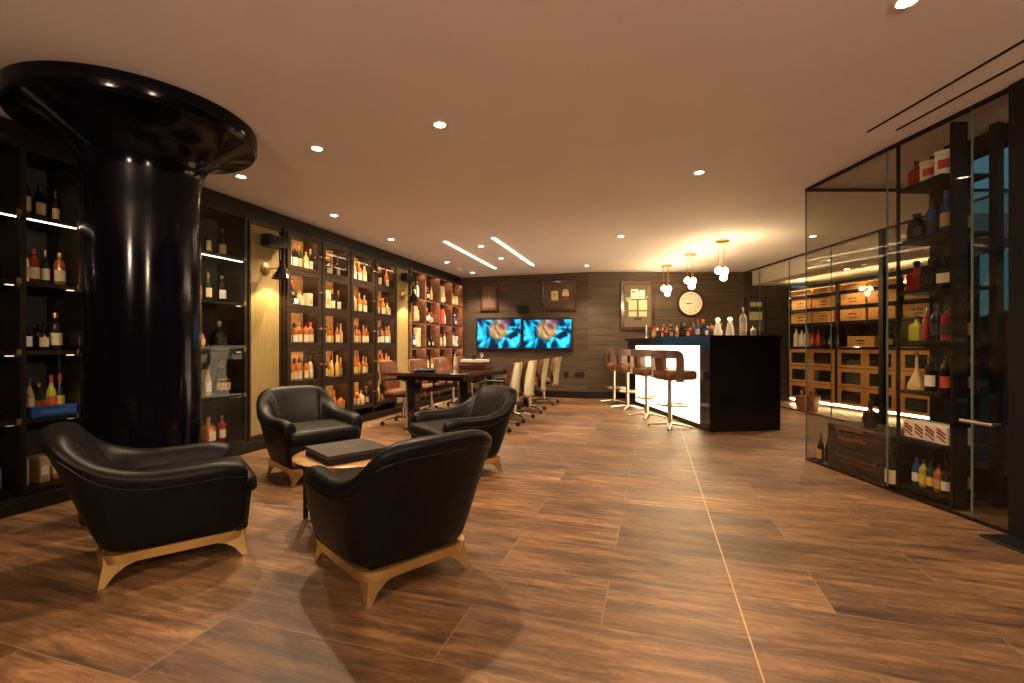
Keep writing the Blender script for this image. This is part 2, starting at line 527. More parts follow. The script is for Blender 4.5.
# window wall behind the glass entrance, with a window to the night outside
wall('wall_right_pier', (3.34, 3.72), (3.34, 3.50), 0, CEIL, 0.12, M['darkwall'])
wall('wall_right_sill', (3.34, 3.50), (3.34, 1.2), 0, 0.22, 0.12, M['darkwall'])
wall('wall_right_header', (3.34, 3.50), (3.34, 1.2), 2.48, CEIL, 0.12, M['darkwall'])
wall('wall_right_near', (3.34, 1.2), (3.34, -3.0), 0, CEIL, 0.12, M['darkwall'])
b = MB(); b.box((3.40, 2.35, 1.35), (0.012, 2.29, 2.255)); struct(b.build('window_1', M['wallglass'], smooth=False))
b = MB()
rg = []
for i in range(25):
    y = -14 + 45 * i / 24
    h = 1.9 + 1.1 * math.sin(i * 0.6) + 0.6 * math.sin(i * 1.7 + 1)
    rg.append([(22, y, -1), (24.5, y, -1), (24, y, 1.4 + h), (22.7, y, 1.2 + h)])
b.rings(rg)
struct(b.build('hill', M['hill']))
# left wall strips above and below the joinery
def abox(name, s0, s1, n0, n1, z0, z1, m, parent=None, bev=0.0, builder=None, mi=0):
    """box in the left wall's frame; with builder given it only adds to it"""
    c = A((s0 + s1) / 2, (n0 + n1) / 2, (z0 + z1) / 2)
    bb = builder or MB()
    bb.box(c, (abs(n1 - n0), abs(s1 - s0), abs(z1 - z0)), rz=RZA, bev=bev, mi=mi)
    if builder is None:
        return bb.build(name, m, parent, smooth=False)
    return bb


struct(abox('trim_1', -8.0, 6.04, -0.40, -0.06, 2.44, CEIL - 0.002, M['joinery']))
struct(abox('trim_2', -8.0, 6.04, -0.40, 0.06, 0.002, 0.09, M['joinery']))
struct(abox('baseboard_left', -8.0, 6.04, 0.062, 0.075, 0.002, 0.075, M['joinery']))
struct(abox('trim_3', -8.0, -2.42, -0.40, 0.0, 0.094, 2.44, M['joinery']))

# brass strip let into the floor
g0 = Vector((0.818 - 0.303 * 1.3, 0.2, 0)); g1 = Vector((0.818 + 0.303 * (6.6 - 1.504), 6.6, 0))
gc = (g0 + g1) / 2
b = MB(); b.box((gc.x, gc.y, 0.0005), ((0.006), (g1 - g0).length, 0.002), rz=-math.atan2((g1 - g0).x, (g1 - g0).y))
struct(b.build('trim_4', M['stripgold'], smooth=False))
# long air slots in the ceiling
for i, (x0, y0, x1, y1) in enumerate(((2.50, 3.27, 2.57, -0.5), (2.68, 3.24, 2.78, -0.5))):
    d = Vector((x1 - x0, y1 - y0, 0))
    b = MB(); b.box(((x0 + x1) / 2, (y0 + y1) / 2, CEIL - 0.002), (0.016, d.length, 0.008), rz=math.atan2(-d.x, d.y))
    struct(b.build('trim_%d' % (5 + i), M['black'], smooth=False))

# the black lacquered pillar with its flared head
b = MB()
prof = [(0.322, 0.0), (0.318, 2.05), (0.322, 2.20), (0.335, 2.27), (0.365, 2.33), (0.42, 2.385), (0.50, 2.43), (0.60, 2.462), (0.65, 2.476), (0.664, 2.50), (0.665, CEIL - 0.004)]
b.lathe(prof, seg=72)
o = b.build('pillar', M['lacquer']); o.location = (-2.46, 3.11, 0.001); struct(o)

# ---------------------------------------------------------------- glass partitions
def glass_panel(name, p0, p1, z1=CEIL - 0.03, z0=0.02, edges=True):
    p0 = Vector((*p0, 0)); p1 = Vector((*p1, 0)); d = p1 - p0; L = d.length; d.normalize()
    ang = math.atan2(d.y, d.x); c = (p0 + p1) / 2
    b = MB(); b.box((0, 0, 0), (L - 0.006, 0.012, z1 - z0))
    o = b.build(name, M['wallglass'], smooth=False); o.location = (c.x, c.y, (z0 + z1) / 2); o.rotation_euler = (0, 0, ang); struct(o)
    return o


b = MB()
chan = MB(); eds = MB()
wins = [((2.82, 4.46), (2.85, 3.53)), ((2.85, 3.53), (2.88, 2.91)), ((2.88, 2.91), (2.89, 2.70)),
        ((2.82, 4.46), (4.77, 4.46)),
        ((4.77, 4.46), (4.77, 6.0)), ((4.77, 6.0), (4.77, 6.95)), ((4.77, 6.95), (4.77, 8.0)), ((4.77, 8.0), (4.77, 8.95)), ((4.77, 8.95), (4.77, 9.55)),
        ((2.91, 2.55), (2.98, 0.6)), ((2.98, 0.6), (3.05, -2.9))]
for i, (p0, p1) in enumerate(wins):
    glass_panel('window_%d' % (i + 2), p0, p1)
    v0, v1 = Vector((*p0, 0)), Vector((*p1, 0)); d = v1 - v0; ang = math.atan2(d.y, d.x); c = (v0 + v1) / 2
    chan.box((c.x, c.y, CEIL - 0.016), (d.length, 0.02, 0.026), rz=ang)
    chan.box((c.x, c.y, 0.009), (d.length, 0.016, 0.016), rz=ang)
for p in ((2.82, 4.46), (2.85, 3.53), (2.88, 2.91), (4.77, 6.95), (4.77, 8.0), (4.77, 8.95), (4.77, 4.46)):
    eds.box((p[0], p[1], CEIL / 2), (0.009, 0.009, CEIL - 0.06))
struct(chan.build('trim_7', M['black'], smooth=False))
struct(eds.build('trim_8', M['glassedge'], smooth=False))
b = MB(); b.box((4.79, 6.0, CEIL / 2), (0.07, 0.07, CEIL - 0.004)); struct(b.build('trim_9', M['black'], smooth=False))
b = MB(); b.box((2.905, 2.635, CEIL / 2), (0.085, 0.10, CEIL - 0.004), bev=0.004); struct(b.build('trim_10', M['black'], smooth=False))
b = MB(); b.box((2.86, 2.50, 0.006), (0.34, 0.36, 0.010), bev=0.002); struct(b.build('trim_11', M['black'], smooth=False))
# entrance handle
h = thing('door_handle', (2.862, 2.80, 0), 0, 'slim steel pull handle fixed across the glass door beside the black post', 'handle')
b = MB(); b.tube([(-0.065, 0.10, 0.632), (-0.065, -0.10, 0.632)], 0.011, seg=10); b.build('grip', M['steel'], h)
for yy in (-0.07, 0.07):
    b = MB(); b.tube([(-0.07, yy, 0.632), (0.004, yy, 0.632)], 0.007, seg=8); b.build('standoff', M['steel'], h)

# dropped ceiling over the crate rack
b = MB(); b.box((5.62, 7.4, 2.455), (1.4, 4.25, 0.28)); struct(b.build('ceiling_wine_room', M['ceiling'], smooth=False))

# ---------------------------------------------------------------- lamps in the ceiling
DL = [(440, 124), (317, 148), (241, 176), (699, 172), (334, 215), (391, 239), (621, 236), (447, 262), (481, 246), (501, 258), (472.6, 272.5), (586.7, 265.5), (907, 0), (813, 236)]
DLN = ['above the armchair seen from behind', 'above the round table', 'beside the flared head of the pillar', 'over open floor between bar and pillar',
       'in front of the glazed cabinet', 'in front of the far end of glazed cabinet', 'between the screens and the bar', 'beside the near LED strip',
       'between the two LED strips, near end', 'between the two LED strips, far end', 'in the corner above open shelving', 'close to the back wall beyond LED strips', 'at the top edge of view near air slots', 'beyond the glass partition corner']
dl0 = None


def downlight(x, y, z, label, power, first=[None]):
    if first[0] is None:
        t = thing('downlight', (x, y, z), 0, label, 'ceiling light', 'recessed downlights')
        b = MB(); b.lathe([(0.047, -0.001), (0.047, -0.007), (0.040, -0.009), (0.034, -0.004), (0.034, -0.001)], seg=28); b.build('trim_ring', LABELCOL['white'], t)
        b = MB(); b.lathe([(0.033, -0.0015), (0.033, -0.0045), (0.0, -0.0048)], seg=24); b.build('lens', M['lens'], t)
        first[0] = t
    else:
        t = dup(first[0], (x, y, z), 0, label, 'recessed downlights')
    ld = bpy.data.lights.new('downlight_beam', 'SPOT')
    ld.energy = power; ld.color = WARM; ld.spot_size = math.radians(118); ld.spot_blend = 0.55; ld.shadow_soft_size = 0.035
    lo = bpy.data.objects.new('downlight_beam', ld); C.objects.link(lo)
    lo.location = (x, y, z - 0.02)
    return t


for (px, py), nm in zip(DL, DLN):
    Y = (CEIL - CAMH) * FPX / (HZ - py); X = (px - 512) / FPX * Y
    pw = P_DOWN
    if Y > 6: pw *= 1.0
    if nm.startswith('at the top'): pw *= 0.45
    if nm.startswith('beside the flared'): pw *= 0.5
    downlight(X, Y, CEIL, 'small round recessed ceiling downlight ' + nm, pw)
downlight(5.30, 8.55, 2.315, 'small round downlight in the lowered ceiling above crates, deeper one', 9)
downlight(5.34, 7.42, 2.315, 'small round downlight in the lowered ceiling above crates, nearer one', 9)

for i, (x0, y0, x1, y1, nm) in enumerate(((-0.966, 6.70, -0.33, 9.06, 'linear LED ceiling strip over the long table'), (-0.264, 6.46, 0.394, 8.72, 'linear LED ceiling strip nearer the bar side of the long table'))):
    d = Vector((x1 - x0, y1 - y0, 0))
    t = thing('led_strip_light', ((x0 + x1) / 2, (y0 + y1) / 2, CEIL), math.atan2(-d.x, d.y), nm, 'strip light', 'ceiling LED strips')
    b = MB(); b.box((0, 0, -0.004), (0.055, d.length + 0.02, 0.007)); b.build('housing', LABELCOL['white'], t, smooth=False)
    b = MB(); b.box((0, 0, -0.010), (0.042, d.length, 0.005)); b.build('diffuser', M['led'], t, smooth=False)

# pendant clusters over the bar
pd0 = None
for i, (px, py, nm) in enumerate(((722, 240, 'nearest the glass partition'), (690.5, 254, 'in the middle of the three, above the clock'), (666.5, 265, 'beside the tall framed picture'))):
    Y = (CEIL - CAMH) * FPX / (HZ - py); X = (px - 512) / FPX * Y
    lab = 'added brass pendant with three glowing globes ' + nm
    if pd0 is None:
        t = pd0 = thing('pendant_lamp', (X, Y, CEIL), 0.35, lab, 'pendant light', 'pendant clusters above the bar')
        b = MB(); b.lathe([(0.0, -0.001), (0.095, -0.001), (0.10, -0.008), (0.10, -0.02), (0.092, -0.028), (0.0, -0.030)], seg=32); b.build('canopy', M['brass'], t)
        for k, (dx, dy, dz) in enumerate(((-0.062, 0.0, -0.43), (0.062, 0.01, -0.43), (0.0, -0.03, -0.525))):
            b = MB(); b.tube([(dx, dy, -0.028), (dx, dy, dz + 0.055)], 0.0035, seg=6); b.build('cord', M['brass'], t)
            b = MB(); b.lathe([(0.0, 0.062), (0.014, 0.062), (0.018, 0.055), (0.020, 0.040), (0.016, 0.034)], c=(dx, dy, dz), seg=16); b.build('socket', M['brass'], t)
            b = MB(); b.lathe([(0.048 * math.sin(PI * j / 12), 0.048 * math.cos(PI * j / 12)) for j in range(13)], c=(dx, dy, dz - 0.012), seg=24); b.build('globe', M['globe'], t)
    else:
        dup(pd0, (X, Y, CEIL), 0.35, lab)

for (x, y, nm) in ((1.5, -0.9, 'behind the viewpoint, nearer the glass'), (-1.5, -0.9, 'behind the viewpoint, nearer the bookcases')):  # unseen pendants added behind the camera to brighten the near ceiling
    pe = dup(pd0, (x, y, CEIL), 0.2, 'added brass pendant with three glowing globes ' + nm, 'added pendant clusters behind the viewpoint')
    for ch in pe.children:
        if ch.name.startswith('globe'):
            ch.material_slots[0].link = 'OBJECT'; ch.material_slots[0].material = M['globeadded']

# small round sensor in the ceiling
b = MB(); b.lathe([(0.0, -0.001), (0.055, -0.001), (0.055, -0.02), (0.04, -0.035), (0.0, -0.036)], seg=24)
o = b.build('smoke_detector', LABELCOL['white']); o.location = (-1.04, 9.1, CEIL); tag(o, 'small white smoke detector on the ceiling above the open shelving', 'smoke detector')

# ---------------------------------------------------------------- bottles and other shelf pieces
def prof_body(kind, h):
    if kind == 'tall':
        r = 0.037; return [(0, 0), (r * 0.9, 0), (r, 0.006), (r, h * 0.60), (r * 0.85, h * 0.68), (r * 0.42, h * 0.76), (r * 0.36, h * 0.90), (0, h * 0.90)]
    if kind == 'whisky':
        r = 0.041; return [(0, 0), (r * 0.92, 0), (r, 0.006), (r, h * 0.62), (r * 0.95, h * 0.68), (r * 0.6, h * 0.75), (r * 0.38, h * 0.79), (r * 0.36, h * 0.88), (0, h * 0.88)]
    if kind == 'round':
        r = 0.062; return [(0, 0), (r * 0.7, 0), (r * 0.93, h * 0.10), (r, h * 0.26), (r * 0.92, h * 0.42), (r * 0.6, h * 0.55), (r * 0.30, h * 0.62), (r * 0.25, h * 0.80), (0, h * 0.80)]
    if kind == 'jug':
        r = 0.066; return [(0, 0), (r * 0.86, 0), (r * 0.96, 0.01), (r, h * 0.55), (r * 0.90, h * 0.68), (r * 0.42, h * 0.78), (r * 0.32, h * 0.84), (r * 0.40, h * 0.92), (0, h * 0.92)]
    if kind == 'slim':
        r = 0.030; return [(0, 0), (r * 0.9, 0), (r, 0.005), (r, h * 0.52), (r * 0.8, h * 0.62), (r * 0.40, h * 0.72), (r * 0.36, h * 0.92), (0, h * 0.92)]
    if kind == 'cone':
        r = 0.085; return [(0, 0), (r * 0.96, 0), (r, 0.012), (r * 0.86, h * 0.16), (r * 0.50, h * 0.34), (r * 0.22, h * 0.50), (r * 0.16, h * 0.58), (r * 0.14, h * 0.86), (0, h * 0.86)]


KIND = {'tall': (0.037, 0.31), 'whisky': (0.041, 0.29), 'round': (0.062, 0.25), 'jug': (0.066, 0.22), 'square': (0.046, 0.26), 'slim': (0.030, 0.30), 'cone': (0.085, 0.40), 'decanter': (0.062, 0.25)}
NOUN = {'tall': 'long-necked bottle', 'whisky': 'straight-sided bottle', 'round': 'round-bellied bottle', 'jug': 'stoneware jug', 'square': 'square bottle', 'slim': 'slender bottle', 'cone': 'cone-shaped decanter', 'decanter': 'broad decanter'}
_meshes = {}


def bottle_meshes(kind):
    if kind in _meshes:
        return _meshes[kind]
    r, h = KIND[kind]
    tmp = []
    if kind in ('square', 'decanter'):
        b = MB(); sq = []
        w0 = r * 2
        for (k, z, rr) in ((0.94, 0, 0.012), (1.0, 0.006, 0.012), (1.0, h * 0.50, 0.012), (0.94, h * 0.56, 0.014), (0.50, h * 0.64, r * 0.45), (0.36, h * 0.66, r * 0.3), (0.34, h * 0.76, r * 0.3)):
            dd = 0.62 if kind == 'decanter' else 1.0
            wd = w0 * k; dp = w0 * k * (dd if k > 0.6 else 1.0)
            sq.append(frange_ring(wd, dp, min(rr, wd * 0.45, dp * 0.45), z, 3))
        b.rings(sq); body = b
        b = MB()
        if kind == 'decanter':
            b.lathe([(r * 0.20, h * 0.74), (r * 0.24, h * 0.80), (r * 0.40, h * 0.87), (r * 0.42, h * 0.93), (r * 0.28, h * 0.99), (0, h)], seg=14)
        else:
            b.lathe([(0, h * 0.76), (r * 0.40, h * 0.76), (r * 0.42, h * 0.78), (r * 0.42, h * 0.88), (0, h * 0.885)], seg=14)
        cap = b
        b = MB(); b.box((0, -(r * (0.62 if kind == 'decanter' else 1.0)) - 0.001, h * 0.27), (w0 * 0.72, 0.002, h * 0.30)); lab = b
    else:
        b = MB(); b.lathe(prof_body(kind, h), seg=16); body = b
        p = prof_body(kind, h)
        zt = p[-1][1]; rt = p[-2][0]
        b = MB()
        if kind == 'round':
            b.lathe([(0, zt), (rt * 1.2, zt), (rt * 1.5, zt + h * 0.05), (rt * 1.6, zt + h * 0.10), (rt * 1.2, zt + h * 0.16), (0, h)], seg=14)
        elif kind == 'tall' or kind == 'slim':
            b.lathe([(rt * 1.06, zt - h * 0.14), (rt * 1.14, zt - h * 0.13), (rt * 1.14, zt), (rt * 1.10, h * 0.995), (0, h)], seg=14)
        else:
            b.lathe([(rt * 1.02, zt - h * 0.02), (rt * 1.22, zt - h * 0.015), (rt * 1.22, h * 0.99), (0, h)], seg=14)
        cap = b
        b = MB()
        zl0, zl1 = (0.14, 0.46)
        if kind == 'cone': zl0, zl1 = 0.03, 0.07
        rr = []
        for zz in (zl0, (zl0 + zl1) / 2, zl1):
            # radius of the body at this height
            z = zz * h; rad = r
            for (ra, za), (rb, zb) in zip(p[:-1], p[1:]):
                if za <= z <= zb and zb > za:
                    rad = ra + (rb - ra) * (z - za) / (zb - za)
            rr.append((rad + 0.0012, z))
        b.lathe(rr, seg=14, a0=-PI / 2 - 1.25, a1=-PI / 2 + 1.25, cap=False); lab = b
    out = []
    for nm, bb in (('glass_body', body), ('stopper', cap), ('label_paper', lab)):
        o = bb.build(nm, GLASSCOL['amber'], smooth=True, ang=50)
        out.append(o.data)
        bpy.data.objects.remove(o)
    _meshes[kind] = out
    return out


def bottle(kind, gcol, lcol, ccol, loc, rz, label, group, scale=1.0, parts=True, name='bottle'):
    nm = {'jug': 'stoneware_jug', 'decanter': 'decanter', 'cone': 'decanter', 'round': 'bottle'}.get(kind, 'bottle') if name == 'bottle' else name
    t = thing(nm, loc, rz, label, nm.split('_')[-1], group)
    t.scale = scale if isinstance(scale, tuple) else (scale,) * 3
    for me, m, pn in zip(bottle_meshes(kind), (GLASSCOL[gcol], CAPCOL.get(ccol), LABELCOL.get(lcol)), ('glass_body', 'stopper', 'label_paper')):
        if m is None:
            continue
        o = bpy.data.objects.new(pn, me)
        C.objects.link(o); o.parent = t
        o.material_slots[0].link = 'OBJECT'; o.material_slots[0].material = m
    return t


ORD = ['first', 'second', 'third', 'fourth', 'fifth', 'sixth', 'seventh', 'eighth', 'ninth', 'tenth', 'eleventh', 'twelfth', 'thirteenth', 'fourteenth', 'fifteenth', 'sixteenth', 'seventeenth', 'eighteenth']


def gift_box(size, m1, loc, rz, label, group, name='gift_box', strip=None):
    t = thing(name, loc, rz, label, 'box', group)
    b = MB(); b.box((0, 0, size[2] * 0.42), (size[0], size[1], size[2] * 0.84), bev=0.002); b.build('box_body', m1, t, smooth=False)
    b = MB(); b.box((0, 0, size[2] * 0.925), (size[0] + 0.004, size[1] + 0.004, size[2] * 0.15), bev=0.002); b.build('lid', m1, t, smooth=False)
    b = MB(); b.box((0, -size[1] / 2 - 0.0012, size[2] * 0.45), (size[0] * 0.62, 0.002, size[2] * 0.36)); b.build('label_paper', strip or LABELCOL['cream'], t, smooth=False)
    return t


def fill(items, s0, s1, z, n, place, group, face=True):
    """stand a row of pieces between s0 and s1; items: (kind, glass, label, cap[, scale])"""
    k = len(items)
    for i, it in enumerate(items):
        s = s0 + (s1 - s0) * (i + 0.5) / k
        nn = n - 0.012 * ((i * 7) % 3)
        kind, g, l, c = it[:4]
        sc = it[4] if len(it) > 4 else 1.0
        p = A(s, nn, z + 0.0015)
        # local -Y (the label side) turned into the room
        rz = RZA + PI / 2 + (0.10 * ((i * 5) % 3 - 1))
        pos = (ORD[i] + ' from the pillar end') if k > 1 else 'alone'
        if kind == 'box':
            mm = {'cream': LABELCOL['cream'], 'red': LABELCOL['red'], 'tan': LABELCOL['tan'], 'blue': CAPCOL['blue'], 'white': LABELCOL['white'], 'black': LABELCOL['black'], 'orange': M['orange']}[g]
            gift_box((0.10 * sc, 0.09, 0.27 * sc), mm, p, rz, f'{g} gift box, {pos}, {place}', group, strip=LABELCOL.get(l))
        else:
            cap = c
            bottle(kind, g, l, cap, p, rz, f'{g} {NOUN[kind]}, {pos}, {place}', group, sc)


ROWZ = [2.0, 1.55, 1.10, 0.655, 0.21]        # shelf tops of the five rows, top to bottom
ROWN = ['top row', 'second row', 'third row', 'fourth row', 'bottom row']


def handle_mesh():
    b = MB(); b.lathe([(0.0, 0.0), (0.007, 0.0), (0.006, 0.012), (0.011, 0.02), (0.010, 0.028), (0, 0.03)], seg=12)
    return b


def case(name, label, cat, S, rows, back_m, side_m, frame_m, led_m, ledpos, depth=0.38, shelf_front_m=None, ledrows=None, lip=False):
    """joinery case on the left wall: S = upright positions, rows = shelf top heights (high to low)"""
    t = thing(name, A((S[0] + S[-1]) / 2, 0, 0), 0, label, cat)
    inv = Matrix.Translation(-t.location)
    def part(nm, bb, m, parent=None, smooth=False):
        o = bb.build(nm, m, parent or t, smooth=smooth)
        if parent is None:
            o.data.transform(inv)
        return o
    zt = 2.435; zb = 0.092
    part('back_panel', abox('', S[0], S[-1], -depth, -depth + 0.015, zb, zt, None, builder=MB()), back_m)
    for i, s in enumerate(S):
        part('upright', abox('', s - 0.017, s + 0.017, -depth + 0.016, 0.0, zb, zt, None, builder=MB()), side_m)
    for a, b_ in zip(S[:-1], S[1:]):
        for z in rows[:-1] + [rows[-1]]:
            part('shelf', abox('', a + 0.018, b_ - 0.018, -depth + 0.016, -0.004, z - 0.03, z, None, builder=MB()), shelf_front_m or side_m)
        if lip:
            for z in rows[:-1] + [zt + 0.002]:
                part('shelf_lip', abox('', a + 0.018, b_ - 0.018, -0.014, -0.003, z - 0.050, z - 0.0305, None, builder=MB()), side_m)
        part('top_board', abox('', a + 0.018, b_ - 0.018, -depth + 0.016, -0.004, zt - 0.03, zt, None, builder=MB()), frame_m)
        for k, z in enumerate(rows):
            ztop = (rows[k - 1] if k else zt) - 0.03
            if ledrows is not None and k not in ledrows:
                continue
            n0 = ledpos
            part('led_strip', abox('', a + 0.03, b_ - 0.03, n0 - 0.012, n0, ztop - 0.008, ztop - 0.001, None, builder=MB()), led_m)
    return t, part


# --- glazed cabinet with twenty framed doors
S2 = [0.90, 1.49, 2.07, 2.655, 3.27]
cab, cpart = case('display_cabinet', 'wide dark walnut cabinet with twenty small glazed doors of amber-lit bottles', 'cabinet', S2, ROWZ, M['cabback'], M['walnut'], M['walnut'], M['ledcell'], -0.016, depth=0.27)
door0 = None
for ci in range(4):
    for k, z in enumerate(ROWZ):
        a, b_ = S2[ci] + 0.012, S2[ci + 1] - 0.012
        z0 = z - 0.018; z1 = (ROWZ[k - 1] if k else 2.435) - 0.022
        fw = 0.056; bb = MB()
        abox('', a, a + fw, 0.003, 0.024, z0, z1, None, builder=bb)
        abox('', b_ - fw, b_, 0.003, 0.024, z0, z1, None, builder=bb)
        abox('', a + fw, b_ - fw, 0.003, 0.024, z1 - fw, z1, None, builder=bb)
        abox('', a + fw, b_ - fw, 0.003, 0.024, z0, z0 + 0.045, None, builder=bb)
        d = cpart('door', bb, M['walnut'])
        g = abox('', a + fw - 0.004, b_ - fw + 0.004, 0.011, 0.015, z0 + 0.042, z1 - fw + 0.004, None, builder=MB()).build('glass_pane', M['glass'], d, smooth=False)
        g.data.transform(Matrix.Translation(-cab.location))
        hb = handle_mesh(); 
        hk = hb.build('knob', M['brass'], d)
        sk = b_ - 0.03 if ci % 2 == 0 else a + 0.03
        hk.data.transform(Matrix.Translation(A(sk, 0.024, (z0 + z1) / 2) - cab.location) @ Matrix.Rotation(RZA, 4, 'Z') @ Matrix.Rotation(PI / 2, 4, 'Y'))
colname = ['first door column from pillar', 'second door column from pillar', 'third door column from pillar', 'fourth door column from pillar']
G1 = ['amber', 'amber', 'pale', 'dark', 'amber', 'copper']
L1 = ['cream', 'cream', 'white', 'tan', 'cream', 'yellow']
C1 = ['gold', 'black', 'cork', 'gold', 'black', 'red']
special = {(0, 0): [('slim', 'copper', 'cream', 'gold'), ('tall', 'dark', 'white', 'gold'), ('tall', 'green', 'tan', 'gold'), ('whisky', 'pale', 'cream', 'cork', 0.85), ('slim', 'dark', 'cream', 'gold')],
           (0, 1): [('decanter', 'dark', 'cream', 'gold'), ('tall', 'dark', 'tan', 'black', 0.9)],
           (0, 2): [('whisky', 'pale', 'cream', 'gold', 0.95), ('tall', 'amber', 'cream', 'gold'), ('whisky', 'pale', 'cream', 'cork', 0.95)],
           (0, 3): [('tall', 'dark', 'cream', 'gold'), ('tall', 'amber', 'cream', 'red')],
           (1, 0): [('round', 'dark', 'black', 'red', 1.15), ('square', 'pale', 'cream', 'gold', 0.9), ('box', 'cream', 'tan', None, 0.7)],
           (1, 1): [('box', 'cream', 'tan', None, 0.95), ('tall', 'dark', 'cream', 'gold', 0.95), ('tall', 'dark', 'cream', 'gold', 0.95)],
           (1, 2): [('whisky', 'pale', 'tan', 'cork'), ('tall', 'amber', 'cream', 'gold'), ('whisky', 'amber', 'cream', 'cork')],
           (1, 3): [('slim', 'amber', 'tan', 'gold'), ('whisky', 'amber', 'cream', 'cork'), ('square', 'pale', 'cream', 'cork')]}
for ci in range(4):
    for k in range(5):
        it = special.get((k, ci))
        if it is None:
            n = 5 if k in (2, 3) else 4
            it = []
            for j in range(n):
                it.append((random.choice(['whisky', 'tall', 'slim' if n == 5 else 'square', 'slim', 'whisky', 'slim']), random.choice(G1), random.choice(L1), random.choice(C1), random.uniform(0.88, 1.04)))
        fill(it, S2[ci] + 0.10 + 0.015 * ci, S2[ci + 1] - 0.035 + 0.004 * ci, ROWZ[k], -0.075, f'{ROWN[k]}, {colname[ci]}', 'bottles in the glazed cabinet')

# --- plain glass-fronted cases by the pillar
S1 = [-2.40, -1.85, -1.40, -1.065, -0.58, 0.37]
ROW1 = [1.985, 1.53, 1.06, 0.60, 0.125]
cs, spart = case('glass_bookcase', 'tall black bookcase with glass doors and bottles, half hidden behind the black pillar', 'bookcase', S1, ROW1, M['grey'], M['joinery'], M['joinery'], M['ledcase'], -0.012, ledrows=(1,))
for a, b_ in zip(S1[:-1], S1[1:]):
    for k in (2, 3, 4):                                # weak little lamps at the far end of each lower shelf
        zt = ROW1[k - 1] - 0.03
        spart('led_spot', abox('', b_ - 0.07, b_ - 0.03, -0.05, -0.035, zt - 0.005, zt - 0.001, None, builder=MB()), M['ledniche'])
    dd = spart('door', abox('', a + 0.006, b_ - 0.006, 0.012, 0.018, 0.10, 2.42, None, builder=MB()), M['glass'])
    for z in ROW1[:4]:
        hh = abox('', b_ - 0.045, b_ - 0.02, 0.0185, 0.026, z - 0.025, z + 0.012, None, builder=MB()).build('hinge', M['brassdark'], dd, smooth=False)
        hh.data.transform(Matrix.Translation(-cs.location))
for k, it in enumerate([[('tall', 'black', 'tan', 'black')], [('square', 'dark', 'cream', 'black', 0.9)], [('tall', 'dark', 'cream', 'cork', 1.0)], [('slim', 'dark', 'black', 'silver')], [('jug', 'white', 'cream', 'cork', 1.15)]]):
    fill(it, -1.62, -1.43, ROW1[k], -0.14, f'{ROWN[k]} of the bookcase at photo edge', 'bottles in the glass bookcase')
R1 = [[('tall', 'dark', 'tan', 'black'), ('tall', 'black', 'tan', 'black', 0.85), ('slim', 'dark', 'tan', 'black', 0.8)],
      [('jug', 'white', 'tan', 'cork', (0.6, 0.6, 1.1)), ('whisky', 'red', 'cream', 'red', 0.85), ('slim', 'green', 'cream', 'gold', 0.85), ('whisky', 'copper', 'cream', 'gold', 0.85)],
      [('square', 'black', 'white', 'black', 0.9), ('square', 'dark', 'cream', 'black', 0.85), ('whisky', 'dark', 'cream', 'gold', 0.95)],
      [('box', 'orange', 'tan', None, 0.6), ('slim', 'pale', 'cream', 'blue', 0.9), ('whisky', 'green', 'red', 'gold', 0.8), ('slim', 'yellow', 'red', 'red', 0.95), ('slim', 'dark', 'yellow', 'red', 0.95)],
      [('slim', 'white', 'cream', 'gold', 1.0), ('box', 'tan', 'white', None, 0.7), ('whisky', 'amber', 'tan', 'black', 0.9)]]
for k, it in enumerate(R1):
    fill(it, -1.373, -1.083, ROW1[k], -0.15, f'{ROWN[k]} of bookcase before the pillar', 'bottles in the glass bookcase')
b_box = gift_box((0.26, 0.085, 0.075), GLASSCOL['blue'], A(-1.22, -0.052, ROW1[3] + 0.0015), RZA + PI / 2, 'low dark blue carton at the front of the fourth shelf before pillar', 'boxes in the glass bookcase', strip=CAPCOL['blue'])
R2 = [[('tall', 'black', 'tan', 'black'), ('slim', 'dark', 'tan', 'black'), ('whisky', 'dark', 'tan', 'black')],
      [('decanter', 'amber', 'cream', 'gold', 1.05), ('tall', 'green', 'cream', 'gold', 0.9), ('whisky', 'dark', 'white', 'gold', 0.95)],
      [('round', 'amber', 'tan', 'gold', 1.1), ('decanter', 'black', 'black', 'silver', 1.15)],
      [('box', 'tan', 'red', None, 0.9), ('slim', 'pale', 'white', 'gold', 1.0), ('round', 'dark', 'tan', 'gold', 1.35)],
      [('jug', 'white', 'cream', 'cork', 0.8), ('square', 'copper', 'cream', 'gold', 1.15), ('whisky', 'red', 'cream', 'red', 0.9)]]
for k, it in enumerate(R2):
    fill(it, -0.16, 0.33, ROW1[k], -0.16, f'{ROWN[k]} of bookcase beyond the pillar', 'bottles in the glass bookcase')

